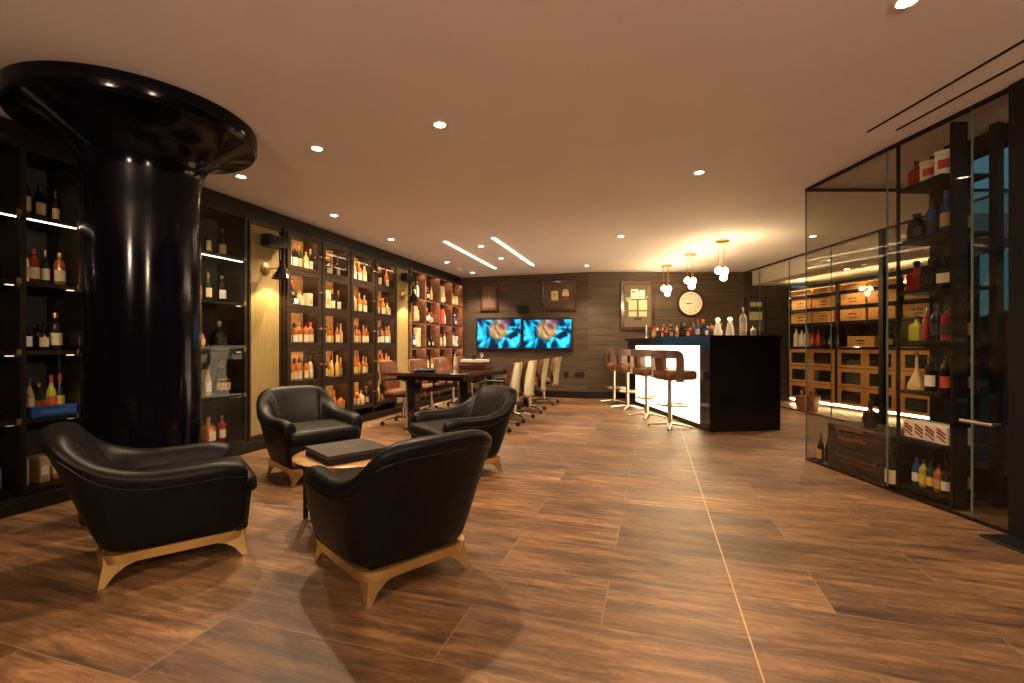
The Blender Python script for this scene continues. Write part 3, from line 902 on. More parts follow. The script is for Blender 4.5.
# --- open shelving at the far end
S3 = [3.79, 4.32, 4.89, 5.48, 6.03]
ROW3 = [1.955, 1.52, 1.07, 0.62, 0.17]
cs3, opart = case('open_bookcase', 'open red-brown bookcase with lit niches of bottles and boxes by the screens', 'bookcase', S3, ROW3, M['joinery'], M['redwood'], M['walnut'], M['ledshelf'], -0.020, depth=0.21, shelf_front_m=M['walnut'], lip=True)
R3 = {(0, 0): [('whisky', 'green', 'cream', 'cork', 0.95), ('tall', 'clear', 'white', 'silver', 0.95)], (0, 1): [('whisky', 'dark', 'tan', 'gold', 0.8), ('slim', 'pale', 'tan', 'gold', 0.9)],
      (0, 2): [('box', 'cream', 'tan', None, 1.2), ('slim', 'red', 'tan', 'gold', 0.9)], (0, 3): [('slim', 'amber', 'cream', 'gold', 0.8), ('box', 'tan', 'cream', None, 0.7)],
      (1, 0): [('box', 'tan', 'cream', None, 1.0), ('whisky', 'pale', 'cream', 'cork', 0.95)], (1, 1): [('tall', 'green', 'cream', 'gold', 0.9), ('round', 'white', 'red', 'red', 0.8), ('whisky', 'red', 'cream', 'red', 0.75)],
      (1, 2): [('box', 'red', 'red', None, 1.1), ('slim', 'clear', 'white', 'silver', 0.95)], (1, 3): [('decanter', 'blue', 'tan', 'silver', 0.9)],
      (2, 0): [('whisky', 'blue', 'white', 'silver', 0.9), ('box', 'cream', 'tan', None, 1.25)], (2, 1): [('square', 'dark', 'tan', 'black', 0.8), ('square', 'black', 'white', 'silver', 0.8)],
      (2, 2): [('slim', 'pale', 'cream', 'gold', 0.85), ('tall', 'clear', 'white', 'silver', 0.9)], (2, 3): [('tall', 'clear', 'white', 'silver', 0.95), ('box', 'white', 'black', None, 0.8)],
      (3, 0): [('slim', 'amber', 'cream', 'gold', 0.9), ('whisky', 'dark', 'tan', 'black', 0.9)], (3, 1): [('slim', 'clear', 'cream', 'silver', 0.9), ('whisky', 'amber', 'cream', 'cork', 0.9)],
      (3, 2): [('whisky', 'dark', 'cream', 'gold', 0.9)], (3, 3): [('tall', 'green', 'cream', 'gold', 0.9)]}
for (k, ci), it in R3.items():
    nm = ['niche column beside olive panel', 'second niche column', 'third niche column', 'niche column beside back wall'][ci]
    fill(it, S3[ci] + 0.13, S3[ci + 1] - 0.10, ROW3[k], -0.075, f'{ROWN[k]}, {nm}', 'pieces in the open shelving')

# --- olive panels with sconces and loudspeakers
struct(abox('trim_12', 0.392, 0.878, -0.37, -0.05, 0.094, 2.436, M['joinery']))
struct(abox('trim_13', 3.292, 3.768, -0.37, -0.05, 0.094, 2.436, M['joinery']))
for i, (s0, s1, nm) in enumerate(((0.43, 0.87, 'between the pillar bookcase and the glazed cabinet'), (3.33, 3.75, 'between the glazed cabinet and open shelving'))):
    t = thing('fabric_panel', A((s0 + s1) / 2, -0.045, 0), RZA, 'tall olive gold fabric wall panel ' + nm, 'wall panel', 'fabric panels on the bookcase wall')
    L = s1 - s0
    b = MB(); b.box((0.006, 0, 1.26), (0.014, L - 0.05, 2.24)); b.build('fabric', M['olive'], t, smooth=False)
    b = MB()
    for (y, z, sy, sz) in ((-L / 2 + 0.012, 1.26, 0.022, 2.33), (L / 2 - 0.012, 1.26, 0.022, 2.33), (0, 2.405, L - 0.048, 0.04), (0, 0.115, L - 0.048, 0.04)):
        b.box((0.010, y, z), (0.024, sy, sz))
    b.build('moulding', M['walnut'], t, smooth=False)
    sm = (s0 + s1) / 2
    # loudspeaker high on the panel
    sp = thing('wall_speaker', A(sm + 0.04, 0.0, 2.23), RZA, 'small black loudspeaker at the top of the olive panel ' + ('next to the pillar bookcase' if i == 0 else 'next to open shelving'), 'speaker', 'loudspeakers on the fabric panels')
    b = MB(); b.box((0.05, 0, 0), (0.12, 0.26, 0.13), bev=0.012, seg=2); b.build('speaker_box', M['plastic'], sp)
    b = MB(); b.box((0.113, 0, 0), (0.008, 0.235, 0.105), bev=0.003); b.build('grille', M['leatherfab'], sp)
    b = MB(); b.tube([(-0.03, 0, 0), (0.0, 0, 0)], 0.02, seg=10); b.build('bracket', M['black'], sp)
    # sconce: brass rose, arm and black cone
    sc = thing('wall_sconce', A(sm, -0.03, 1.93), RZA, 'brass wall sconce with black cone shade on the panel ' + ('beside the pillar bookcase' if i == 0 else 'beside open shelving'), 'wall lamp', 'cone sconces on the fabric panels')
    b = MB(); b.lathe([(0.0, 0.0), (0.062, 0.0), (0.062, 0.012), (0.05, 0.02), (0.0, 0.024)], seg=28)
    o = b.build('wall_rose', M['brass'], sc); o.data.transform(Matrix.Rotation(PI / 2, 4, 'Y'))
    b = MB(); b.tube([(0.018, 0, 0), (0.10, 0.02, 0.0), (0.16, 0.04, 0.02)], 0.007, seg=8); b.build('arm', M['brass'], sc)
    b = MB(); b.lathe([(0.0, 0.06), (0.022, 0.06), (0.026, 0.02), (0.03, 0.0), (0.105, -0.135), (0.110, -0.14), (0.104, -0.14), (0.026, -0.004), (0.0, -0.004)], c=(0.18, 0.045, 0.03), seg=32)
    b.build('shade', M['glossblack'], sc)
    b = MB(); b.lathe([(0.0, 0.03), (0.012, 0.03), (0.022, 0.0), (0.016, -0.022), (0, -0.03)], c=(0.18, 0.045, -0.035), seg=16); b.build('bulb', M['lens'], sc)
    ld = bpy.data.lights.new('sconce_beam', 'SPOT'); ld.energy = 7.0; ld.color = (1.0, 0.72, 0.34); ld.spot_size = math.radians(110); ld.spot_blend = 0.3; ld.shadow_soft_size = 0.02
    lo = bpy.data.objects.new('sconce_beam', ld); C.objects.link(lo); p = A(sm + 0.045, 0.15, 1.855); lo.location = p

# ---------------------------------------------------------------- armchairs
def catmull(P, n):
    P = [Vector(p) for p in P]; out = []
    Q = [P[0] * 2 - P[1]] + P + [P[-1] * 2 - P[-2]]
    for i in range(1, len(Q) - 2):
        for k in range(n):
            t = k / n
            a, b, c, d = Q[i - 1], Q[i], Q[i + 1], Q[i + 2]
            out.append(0.5 * ((2 * b) + (c - a) * t + (2 * a - 5 * b + 4 * c - d) * t * t + (3 * b - a - 3 * c + d) * t ** 3))
    out.append(P[-1])
    return out


def armchair(loc, facing, label):
    rz = math.atan2(facing[1], facing[0]) - PI / 2
    t = thing('armchair', (*loc, 0), rz, label, 'armchair', 'black leather armchairs round the low table')
    # stations of the wrap-round shell: (bx, by, tx, ty, ztop, thick) as 6-vectors
    half = [(0.278, 0.245, 0.318, 0.262, 0.500, 0.100), (0.284, 0.17, 0.334, 0.175, 0.516, 0.105), (0.288, 0.03, 0.343, 0.02, 0.512, 0.105), (0.284, -0.12, 0.345, -0.15, 0.518, 0.105), (0.268, -0.21, 0.338, -0.31, 0.570, 0.115),
            (0.235, -0.265, 0.298, -0.435, 0.675, 0.11), (0.155, -0.292, 0.200, -0.500, 0.718, 0.105), (0.0, -0.300, 0.0, -0.520, 0.725, 0.10)]
    full = half + [(-a, b, -c, d, e, f) for (a, b, c, d, e, f) in reversed(half[:-1])]

    def cat6(P, n):
        A1 = catmull([p[:3] for p in P], n); B1 = catmull([p[3:] for p in P], n)
        return [tuple(a) + tuple(b) for a, b in zip(A1, B1)]
    st = cat6(full, 3)
    rings = []
    N = len(st)
    for i, (bx, by, tx, ty, zt, th) in enumerate(st):
        a = st[max(i - 1, 0)]; c = st[min(i + 1, N - 1)]
        d = Vector((c[2] - a[2], c[3] - a[3], 0))
        d.normalize(); inn = Vector((-d.y, d.x, 0))
        if inn.dot(Vector((-tx, 0.1 - ty, 0))) < 0:
            inn = -inn
        B = Vector((bx, by, 0)); T = Vector((tx, ty, 0))
        e = 1.0
        def P(q, off, z):
            v = q + inn * off * e; return (v.x, v.y, z)
        zi = 0.33
        mid = B.lerp(T, 0.5); up = B.lerp(T, 0.86)
        rings.append([P(B, 0.0, 0.135), P(B.lerp(T, 0.12), -0.008, 0.19), P(mid, -0.012, 0.135 + (zt - 0.135) * 0.5), P(up, -0.010, zt - 0.075), P(T, -0.012, zt - 0.045), P(T, 0.0, zt - 0.012), P(T, 0.035, zt),
                      P(T, th * 0.72, zt - 0.006), P(T, th, zt - 0.035), P(T.lerp(B, 0.25), th * 0.98, zt - 0.10), P(B, th * 0.80, zi), P(B, th * 0.75, 0.15)])
    # rounded, slightly drawn-in arm fronts
    def tip(ring, k, fwd):
        c = sum((Vector(p) for p in ring), Vector()) / len(ring)
        return [tuple(c + (Vector(p) - c) * k + Vector((0, fwd, 0))) for p in ring]
    rings = [tip(rings[0], 0.72, 0.028), tip(rings[0], 0.92, 0.018)] + rings + [tip(rings[-1], 0.92, 0.018), tip(rings[-1], 0.72, 0.028)]
    b = MB(); b.rings(rings)
    sh = b.build('back_and_arms', [M['leather']], t, sub=1, ang=75)
    # seam piping under the padded roll
    b = MB()
    pts = [(r[3][0] * 1.006, r[3][1] * 1.006 - 0.002, r[3][2] - 0.004) for r in rings[2:-2]]
    b.tube(pts, 0.005, seg=6); b.build('piping', M['leather'], t)
    # seat body and cushion
    b = MB()
    b.rings([frange_ring(0.545, 0.42, 0.06, 0.135, 5, cy=0.085), frange_ring(0.585, 0.44, 0.06, 0.32, 5, cy=0.090)])
    b.build('seat_base', M['leatherfab'], t, sub=0)
    b = MB(); rr = []
    for (k, z) in ((0.95, 0.318), (1.0, 0.335), (1.0, 0.385), (0.965, 0.412), (0.86, 0.426), (0.4, 0.436)):
        rr.append(frange_ring(0.60 * k, 0.55 * k, 0.07 * k, z, 5, cy=0.065))
    b.rings(rr); b.build('seat_cushion', M['leather'], t, sub=1, ang=80)
    # gold base band
    b = MB()
    o0 = frange_ring(0.555, 0.60, 0.10, 0.098, 6, cy=-0.008); o1 = frange_ring(0.565, 0.61, 0.10, 0.142, 6, cy=-0.008)
    i1 = frange_ring(0.53, 0.575, 0.09, 0.142, 6, cy=-0.008); i0 = frange_ring(0.53, 0.575, 0.09, 0.098, 6, cy=-0.008)
    b.rings([o0, o1, i1, i0, o0], cap=False); b.build('base_band', M['gold'], t)
    for sx in (-1, 1):
        for sy in (-1, 1):
            b = MB(); rr = []
            for (k, z, off) in ((0.19, 0.136, -0.03), (0.15, 0.100, -0.026), (0.085, 0.078, -0.016), (0.050, 0.050, -0.002), (0.032, 0.020, 0.010), (0.022, 0.001, 0.018)):
                cx = sx * (0.235 + off * 0.9); cy = -0.008 + sy * (0.255 + off * 0.9)
                # L-shaped foot: outer corner stays on the band, arms shrink towards the floor
                ox = sx * (0.252 + (off + 0.03) * 0.35); oy = -0.008 + sy * (0.278 + (off + 0.03) * 0.35)
                pts = [(ox, oy), (ox - sx * k, oy), (ox - sx * k, oy - sy * 0.020), (ox - sx * 0.020, oy - sy * 0.020), (ox - sx * 0.020, oy - sy * k), (ox, oy - sy * k)]
                rr.append([(x, y, z) for x, y in pts])
            b.rings(rr); b.build('leg', M['gold'], t, ang=25)
    return t


ac = armchair((-1.78, 2.48), (0.79, 0.61), 'black leather armchair in profile beside the black pillar, nearest the bookcase')
acs = [ac]


def chair_at(loc, facing, label):
    return dup(ac, (*loc, 0), math.atan2(facing[1], facing[0]) - PI / 2, label)


chair_at((-0.615, 2.335), (-0.68, 0.73), 'black leather armchair seen squarely from behind, low table beyond it')
chair_at((-1.71, 3.98), (0.70, -0.71), 'black leather armchair facing the camera in front of the olive panel')
chair_at((-0.485, 4.05), (-0.79, -0.61), 'black leather armchair with its back to the long table chairs')

# low round table and black presentation box
TC = (-0.99, 2.93)
t = thing('coffee_table', (*TC, 0), 0, 'low round table with honey wood top and black metal frame between armchairs', 'coffee table')
b = MB(); b.lathe([(0, 0.392), (0.345, 0.392), (0.352, 0.396), (0.352, 0.416), (0.347, 0.42), (0, 0.42)], seg=64); b.build('tabletop', M['tabletan'], t)
b = MB(); b.lathe([(0.353, 0.394), (0.358, 0.394), (0.358, 0.418), (0.353, 0.418), (0.353, 0.394)], seg=64, cap=False); b.build('rim', M['brass'], t)
for k in range(4):
    a = PI * (0.97 + 0.5 * k)
    b = MB(); b.box((0.325 * math.cos(a), 0.325 * math.sin(a), 0.196), (0.022, 0.022, 0.39), rz=a); b.build('leg', M['black'], t, smooth=False)
    a2 = a + PI / 2
    p = Vector((0.325 * math.cos(a), 0.325 * math.sin(a), 0.0)); q = Vector((0.325 * math.cos(a2), 0.325 * math.sin(a2), 0)); m_ = (p + q) / 2; d = q - p
    b = MB(); b.box((m_.x, m_.y, 0.085), (d.length - 0.03, 0.018, 0.022), rz=math.atan2(d.y, d.x)); b.build('stretcher', M['black'], t, smooth=False)
t = thing('presentation_box', (-1.01, 2.85, 0.4215), math.radians(43), 'flat square black presentation box lying on the low round table', 'box')
b = MB(); b.box((0, 0, 0.017), (0.375, 0.355, 0.034), bev=0.003); b.build('box_tray', M['leatherfab'], t, smooth=False)
b = MB(); b.box((0, 0, 0.046), (0.380, 0.360, 0.024), bev=0.004, seg=2); b.build('lid', mat('box_lid_black', (0.035, 0.030, 0.026), 0.42), t, smooth=False)
b = MB()
x = -0.085
for wdt in (0.012, 0.016, 0.008, 0.014, 0.012, 0.008, 0.016, 0.012, 0.010, 0.014):
    b.box((x + wdt / 2, 0, 0.0583), (wdt * 0.7, 0.012, 0.0008)); x += wdt + 0.004
b.build('gold_lettering', M['brass'], t, smooth=False)

# ---------------------------------------------------------------- conference table
NTL = Vector((-1.66, 5.97, 0))
TL, TW = 3.6, 1.16
tt = thing('conference_table', (*NTL.xy, 0), RZA, 'long dark polished conference table between two rows of chairs', 'table')
b = MB(); b.box((TW / 2, TL / 2, 0.728), (TW, TL, 0.044), bev=0.008, seg=2); b.build('tabletop', M['tabletop'], tt, smooth=False)
b = MB(); b.box((TW / 2, TL / 2, 0.675), (TW - 0.22, TL - 0.3, 0.06)); b.build('apron', M['black'], tt, smooth=False)
for lx in (0.33, TW - 0.10):
    for ly in (0.22, TL - 0.4):
        b = MB(); b.box((lx, ly, 0.322), (0.10, 0.14, 0.642), bev=0.004); lg = b.build('leg', M['glossblack'], tt, smooth=False)
        b = MB(); b.tube([(lx - 0.075, ly - 0.05, 0.012), (lx - 0.075, ly - 0.05, 0.643)], 0.016, seg=12); b.build('chrome_post', M['chrome'], lg)
        b = MB(); b.box((lx - 0.02, ly, 0.0065), (0.17, 0.20, 0.011)); b.build('foot_plate', M['black'], lg, smooth=False)


def T(u, v, z):
    p = NTL + NA * u + DA * v; return (p.x, p.y, z)


# things on the table
t = thing('glass_dish', T(0.42, 0.34, 0.7515), RZA, 'blue glass dish at the near end of the long table', 'dish')
b = MB(); b.lathe([(0, 0), (0.13, 0), (0.17, 0.018), (0.175, 0.024), (0.16, 0.024), (0.12, 0.010), (0, 0.009)], seg=36); b.build('dish_body', M['bluedish'], t)
b = MB(); b.lathe([(0.0, 0.0095), (0.030, 0.0098), (0.045, 0.03), (0.030, 0.055), (0.0, 0.06)], c=(-0.03, -0.02, 0), seg=20); b.build('crystal_lid', M['chrome'], t)
t = thing('humidor', T(0.79, 1.22, 0.7515), RZA, 'dark wooden humidor box carrying a pale tray on the long table', 'box')
b = MB(); b.box((0, 0, 0.035), (0.42, 0.30, 0.068), bev=0.006); b.build('box_body', M['mahog'], t, smooth=False)
b = MB(); b.box((0, 0, 0.082), (0.41, 0.29, 0.024), bev=0.005); b.build('lid', M['mahog'], t, smooth=False)
t = thing('serving_tray', T(0.79, 1.22, 0.8465), RZA, 'pale serving tray on top of the humidor', 'tray')
b = MB(); b.box((0, 0, 0.007), (0.36, 0.24, 0.012), bev=0.004); b.build('tray_base', LABELCOL['white'], t, smooth=False)
b = MB()
for (x, y, sx, sy) in ((-0.174, 0, 0.012, 0.24), (0.174, 0, 0.012, 0.24), (0, 0.114, 0.336, 0.012), (0, -0.114, 0.336, 0.012)):
    b.box((x, y, 0.026), (sx, sy, 0.025), bev=0.002)
b.build('tray_rim', LABELCOL['white'], t, smooth=False)
bottle('square', 'black', 'black', 'black', Vector(T(0.77, 1.22, 0.861)), RZA, 'squat black decanter standing on the pale tray', 'pieces on the serving tray', 0.55)


def goblet(loc, label, group, k=1.0, name='wine_glass'):
    t = thing(name, loc, 0, label, 'glass', group)
    b = MB(); b.lathe([(0, 0), (0.032 * k, 0), (0.032 * k, 0.003), (0.004, 0.008), (0.0035, 0.07 * k)], seg=18); b.build('stem', M['glassclear'], t)
    b = MB(); b.lathe([(0.0035, 0.07 * k), (0.025 * k, 0.085 * k), (0.036 * k, 0.12 * k), (0.030 * k, 0.165 * k), (0.028 * k, 0.165 * k), (0.033 * k, 0.12 * k), (0.0, 0.082 * k)], seg=20, cap=False); b.build('bowl', M['glassclear'], t)
    return t


M['glassclear'] = mat('pale_glassware', (0.72, 0.68, 0.58), 0.05, trans=0.55)
goblet(Vector(T(0.90, 1.20, 0.8605)), 'small stemmed glass on the pale tray beside the black decanter', 'pieces on the serving tray', 0.75)
goblet(Vector(T(0.44, 0.80, 0.7515)), 'stemmed glass standing alone on the long table beyond the dish', 'glasses on the long table', 1.1)
bottle('slim', 'clear', 'white', 'silver', Vector(T(0.50, 1.15, 0.7515)), RZA, 'slender clear bottle on the long table before the humidor', 'bottles on the long table', 0.8)

# conference chairs
def conf_chair(loc, rz, label, group):
    t = thing('office_chair', loc, rz, label, 'office chair', group)
    # seat pad, local +Y forward
    b = MB(); rr = []
    for (k, z) in ((0.94, 0.415), (1.0, 0.43), (1.0, 0.46), (0.93, 0.478), (0.5, 0.482)):
        rr.append(frange_ring(0.47 * k, 0.46 * k, 0.06 * k, z, 4, cy=0.02))
    b.rings(rr); b.build('seat', M['tan'], t, ang=80)
    # back cushion (tan) and rear shell, gently curved
    def slab(y0, th, z0, z1, w, lean):
        rr = []
        for j in range(9):
            f = j / 8; z = z0 + (z1 - z0) * f
            yy = y0 - lean * f ** 1.3
            ww = w * (0.90 + 0.10 * math.sin(PI * min(f * 1.1, 1)))
            if j == 0 or j == 8: ww *= 0.94
            ring = []
            n = 8
            for i in range(n + 1):
                x = -ww / 2 + ww * i / n; c = 0.035 * (2 * x / w) ** 2
                ring.append((x, yy + c + th / 2, z))
            for i in range(n, -1, -1):
                x = -ww / 2 + ww * i / n; c = 0.035 * (2 * x / w) ** 2
                ring.append((x, yy + c - th / 2, z))
            rr.append(ring)
        return rr
    b = MB(); b.rings(slab(-0.205, 0.05, 0.47, 0.865, 0.46, 0.06)); b.build('backrest', M['tan'], t, ang=60)
    b = MB(); b.rings(slab(-0.246, 0.022, 0.36, 0.875, 0.475, 0.065)); b.build('back_shell', M['shell'], t, ang=60)
    b = MB(); b.box((0, -0.232, 0.365), (0.40, 0.06, 0.045), bev=0.015, seg=2); b.build('back_edge', M['tan'], t)
    for sx in (-1, 1):
        b = MB(); b.tube([(sx * 0.245, -0.22, 0.44), (sx * 0.262, -0.22, 0.56), (sx * 0.265, -0.16, 0.635), (sx * 0.265, 0.06, 0.645), (sx * 0.262, 0.15, 0.61), (sx * 0.25, 0.15, 0.45)], 0.017, seg=8, flat=(1.0, 1.0)); b.build('armrest', M['black'], t)
    b = MB(); b.box((0, 0.0, 0.395), (0.24, 0.24, 0.035), bev=0.01); b.build('tilt_mechanism', M['black'], t)
    b = MB(); b.lathe([(0, 0.09), (0.032, 0.09), (0.032, 0.22), (0.020, 0.22), (0.020, 0.38), (0, 0.38)], seg=18); b.build('column', M['chrome'], t)
    bs = MB()
    bs.lathe([(0, 0.07), (0.045, 0.07), (0.05, 0.085), (0.04, 0.11), (0, 0.11)], seg=18)
    for k in range(4):
        a = PI / 4 + k * PI / 2
        ca, sa = math.cos(a), math.sin(a)
        bs.tube([(0.03 * ca, 0.03 * sa, 0.098), (0.17 * ca, 0.17 * sa, 0.088), (0.31 * ca, 0.31 * sa, 0.064)], [0.022, 0.018, 0.012], seg=8, flat=(1.25, 0.6))
    bo = bs.build('star_base', M['chrome'], t)
    for k in range(4):
        a = PI / 4 + k * PI / 2; ca, sa = math.cos(a), math.sin(a)
        b = MB(); b.tube([(0.31 * ca - 0.018 * sa, 0.31 * sa + 0.018 * ca, 0.027), (0.31 * ca + 0.018 * sa, 0.31 * sa - 0.018 * ca, 0.027)], 0.026, seg=14); b.tube([(0.31 * ca, 0.31 * sa, 0.03), (0.31 * ca, 0.31 * sa, 0.062)], 0.007, seg=6); b.build('caster', M['black'], t)
    return t


cc0 = None
for i, (y, nm) in enumerate(((6.60, 'nearest the armchairs'), (7.40, 'second along from the armchairs'), (8.20, 'third along from the armchairs'), (9.02, 'nearest the back wall'))):
    x = -3.765 + 0.3058 * y
    p = Vector((x, y, 0)) + NA * 0.24
    lab = 'tan leather office chair on the bookcase side of long table, ' + nm
    if cc0 is None:
        cc0 = conf_chair(p, RZA - PI / 2 + 0.12, lab, 'tan office chairs at the long table')
    else:
        dup(cc0, p, RZA - PI / 2 + (0.05, -0.06, 0.04)[i - 1], lab)
for i, (y, nm) in enumerate(((6.05, 'nearest the armchairs'), (6.78, 'second along from the armchairs'), (7.62, 'third along from the armchairs'), (8.62, 'nearest the back wall'))):
    x = -1.812 + 0.3058 * y
    p = Vector((x, y, 0)) - NA * 0.24
    dup(cc0, p, RZA + PI / 2 + (0.04, -0.05, 0.08, 0.0)[i], 'champagne-backed office chair on bar side of table, ' + nm)

# ---------------------------------------------------------------- back wall: screens, frames, sockets
def on_back(px, py, n=0.0):
    """point on the angled back wall seen at a pixel"""
    k = (px - 512) / FPX
    # (KX,KY) + t*NA ; X = k*Y
    dist = (k * KY - KX) / (NA.x - k * NA.y)
    p = Vector((KX, KY, 0)) + NA * dist
    z = CAMH - (py - HZ) / FPX * p.y
    return p - DA * n, z


def on_flat(px, py):
    return Vector(((px - 512) / FPX * KY, KY, 0)), CAMH - (py - HZ) / FPX * KY


def picture(name, c, rz, w_, h_, fw, label, contents, frame_m=None, mat_m=None, cat='picture'):
    t = thing(name, c, rz, label, cat, None)
    fm = frame_m or M['mahog']
    b = MB()
    b.box((-w_ / 2 + fw / 2, -0.022, 0), (fw, 0.04, h_), bev=0.006); b.box((w_ / 2 - fw / 2, -0.022, 0), (fw, 0.04, h_), bev=0.006)
    b.box((0, -0.022, h_ / 2 - fw / 2), (w_ - 2 * fw, 0.04, fw), bev=0.006); b.box((0, -0.022, -h_ / 2 + fw / 2), (w_ - 2 * fw, 0.04, fw), bev=0.006)
    b.build('frame', fm, t)
    b = MB(); b.box((0, -0.012, 0), (w_ - 2 * fw + 0.006, 0.01, h_ - 2 * fw + 0.006)); b.build('backing', mat_m or M['matboard'], t, smooth=False)
    for (x, z, sx, sz, m, nm) in contents:
        b = MB(); b.box((x, -0.020, z), (sx, 0.005, sz), bev=0.001); b.build(nm, m, t, smooth=False)
    b = MB(); b.box((0, -0.030, 0), (w_ - 2 * fw + 0.004, 0.003, h_ - 2 * fw + 0.004)); b.build('glazing', M['picglass'], t, smooth=False)
    return t


def span_back(x0, x1, y0, y1):
    p0, _ = on_back(x0, y0); p1, _ = on_back(x1, y0)
    pc = (p0 + p1) / 2
    z0 = CAMH - (y0 - HZ) / FPX * pc.y; z1 = CAMH - (y1 - HZ) / FPX * pc.y
    return pc, (p1 - p0).length, z0, z1


rb = RZA                                              # local X along NA, local -Y into the room
figure = mat('sepia_figure', (0.42, 0.30, 0.17), 0.7); sepia = mat('sepia_print', (0.16, 0.10, 0.055), 0.7)
pc, w_, z0, z1 = span_back(480.5, 498.5, 284, 311)
picture('framed_picture', (pc.x, pc.y, (z0 + z1) / 2), rb, w_, z0 - z1, 0.05, 'small portrait framed sepia picture above the screens, nearest open shelving',
        [(0, 0, w_ - 0.15, (z0 - z1) - 0.15, sepia, 'print'), (0.0, 0.02, 0.05, 0.16, figure, 'standing_figure'), (0.03, -0.07, 0.07, 0.05, figure, 'seated_shape')])
pc, w_, z0, z1 = span_back(542.5, 577, 280.5, 311)
picture('framed_memorabilia', (pc.x, pc.y, (z0 + z1) / 2), rb, w_, z0 - z1, 0.055, 'landscape mahogany frame with photograph and certificates above the screens',
        [(-0.10, 0.0, 0.15, 0.20, M['gold'], 'photo_mount'), (-0.10, 0.0, 0.10, 0.15, M['cream'], 'photograph'), (-0.10, 0.02, 0.045, 0.06, M['ink'], 'dark_hair'), (0.13, 0.10, 0.11, 0.06, M['gold'], 'medal'), (0.13, 0.03, 0.14, 0.09, M['cream'], 'certificate'), (0.13, -0.07, 0.12, 0.05, CAPCOL['red'], 'plaque')])
# two screens
for (x0, x1, nm) in ((477, 523, 'nearer the open shelving'), (523, 573.5, 'nearer the bar')):
    pc, w_, z0, z1 = span_back(x0, x1, 318, 350)
    t = thing('television', (pc.x, pc.y, (z0 + z1) / 2), rb, 'wall-mounted black television showing blue and orange abstract picture, ' + nm, 'television', 'pair of wall screens')
    b = MB(); b.box((0, -0.035, 0), (w_ - 0.006, 0.055, z0 - z1), bev=0.006); b.build('bezel', M['plastic'], t, smooth=False)
    b = MB(); b.box((0, -0.0645, 0.003), (w_ - 0.07, 0.004, z0 - z1 - 0.085)); b.build('screen', M['screen'], t, smooth=False)
pc, w_, z0, z1 = span_back(518, 529, 306, 313)
t = thing('wall_speaker', (pc.x, pc.y, (z0 + z1) / 2), rb, 'small black loudspeaker fixed on the wall above the screens', 'speaker')
b = MB(); b.box((0, -0.05, 0), (w_, 0.09, z0 - z1), bev=0.01); b.build('speaker_box', M['plastic'], t)
b = MB(); b.box((0, -0.098, 0), (w_ * 0.9, 0.006, (z0 - z1) * 0.85)); b.build('grille', M['leatherfab'], t)
for (px, w2, nm) in ((566, 0.10, 'closer to the screens'), (579.5, 0.20, 'closer to the kink in the wall')):
    pc, _ = on_back(px, 374); z = CAMH - (374.5 - HZ) / FPX * pc.y
    t = thing('socket_plate', (pc.x, pc.y, z), rb, 'black power socket plate low on the ribbed wall, ' + nm, 'socket', 'wall sockets under the screens')
    b = MB(); b.box((0, -0.006, 0), (w2, 0.010, 0.11), bev=0.003); b.build('plate', M['plastic'], t)
    for dx in ((0,) if w2 < 0.15 else (-0.05, 0.05)):
        b = MB(); b.box((dx, -0.0125, 0), (0.045, 0.003, 0.05), bev=0.001); b.build('outlet', M['ink'], t)

white = LABELCOL['white']
p0, za = on_flat(620.3, 281); p1, zb = on_flat(654.7, 330.5)
W_, H_ = p1.x - p0.x, za - zb
picture('framed_memorabilia', ((p0.x + p1.x) / 2, KY, (za + zb) / 2), 0, W_, H_, 0.07, 'tall mahogany frame with four lit cards and a white shirt beside the clock',
        [(-0.07, 0.24, 0.15, 0.20, white, 'shirt_body'), (0.07, 0.23, 0.15, 0.18, white, 'shirt_sleeve'), (-0.085, 0.28, 0.05, 0.04, CAPCOL['red'], 'crest'), (0.03, 0.30, 0.03, 0.035, M['ink'], 'emblem'), (0.04, 0.19, 0.03, 0.04, M['ink'], 'emblem'),
         (-0.19, 0.13, 0.10, 0.08, mat('pale_green_card', (0.35, 0.50, 0.38), 0.7), 'green_card'),
         (-0.105, 0.01, 0.17, 0.20, M['cream'], 'card'), (0.105, 0.01, 0.17, 0.20, M['cream'], 'card'), (-0.105, -0.17, 0.16, 0.10, M['cream'], 'card'), (0.105, -0.17, 0.16, 0.10, M['cream'], 'card'), (0.0, -0.27, 0.15, 0.04, M['ink'], 'caption_plate')],
        mat_m=mat('taupe_mount', (0.16, 0.12, 0.085), 0.8))
p0, za = on_flat(744.5, 296.8); p1, zb = on_flat(766, 333.5)
W_, H_ = p1.x - p0.x, za - zb
picture('framed_picture', ((p0.x + p1.x) / 2, KY, (za + zb) / 2), 0, W_, H_, 0.05, 'framed print with pale panels on the wall behind the glass partition',
        [(-0.05, 0.22, 0.12, 0.08, M['cream'], 'photograph'), (0.07, 0.22, 0.10, 0.08, M['cream'], 'photograph'), (0, 0.12, 0.24, 0.05, M['ink'], 'title_strip'), (0, -0.02, 0.26, 0.16, M['cream'], 'card'), (0, -0.2, 0.22, 0.10, M['matboard'], 'lower_card')],
        frame_m=M['walnut'])
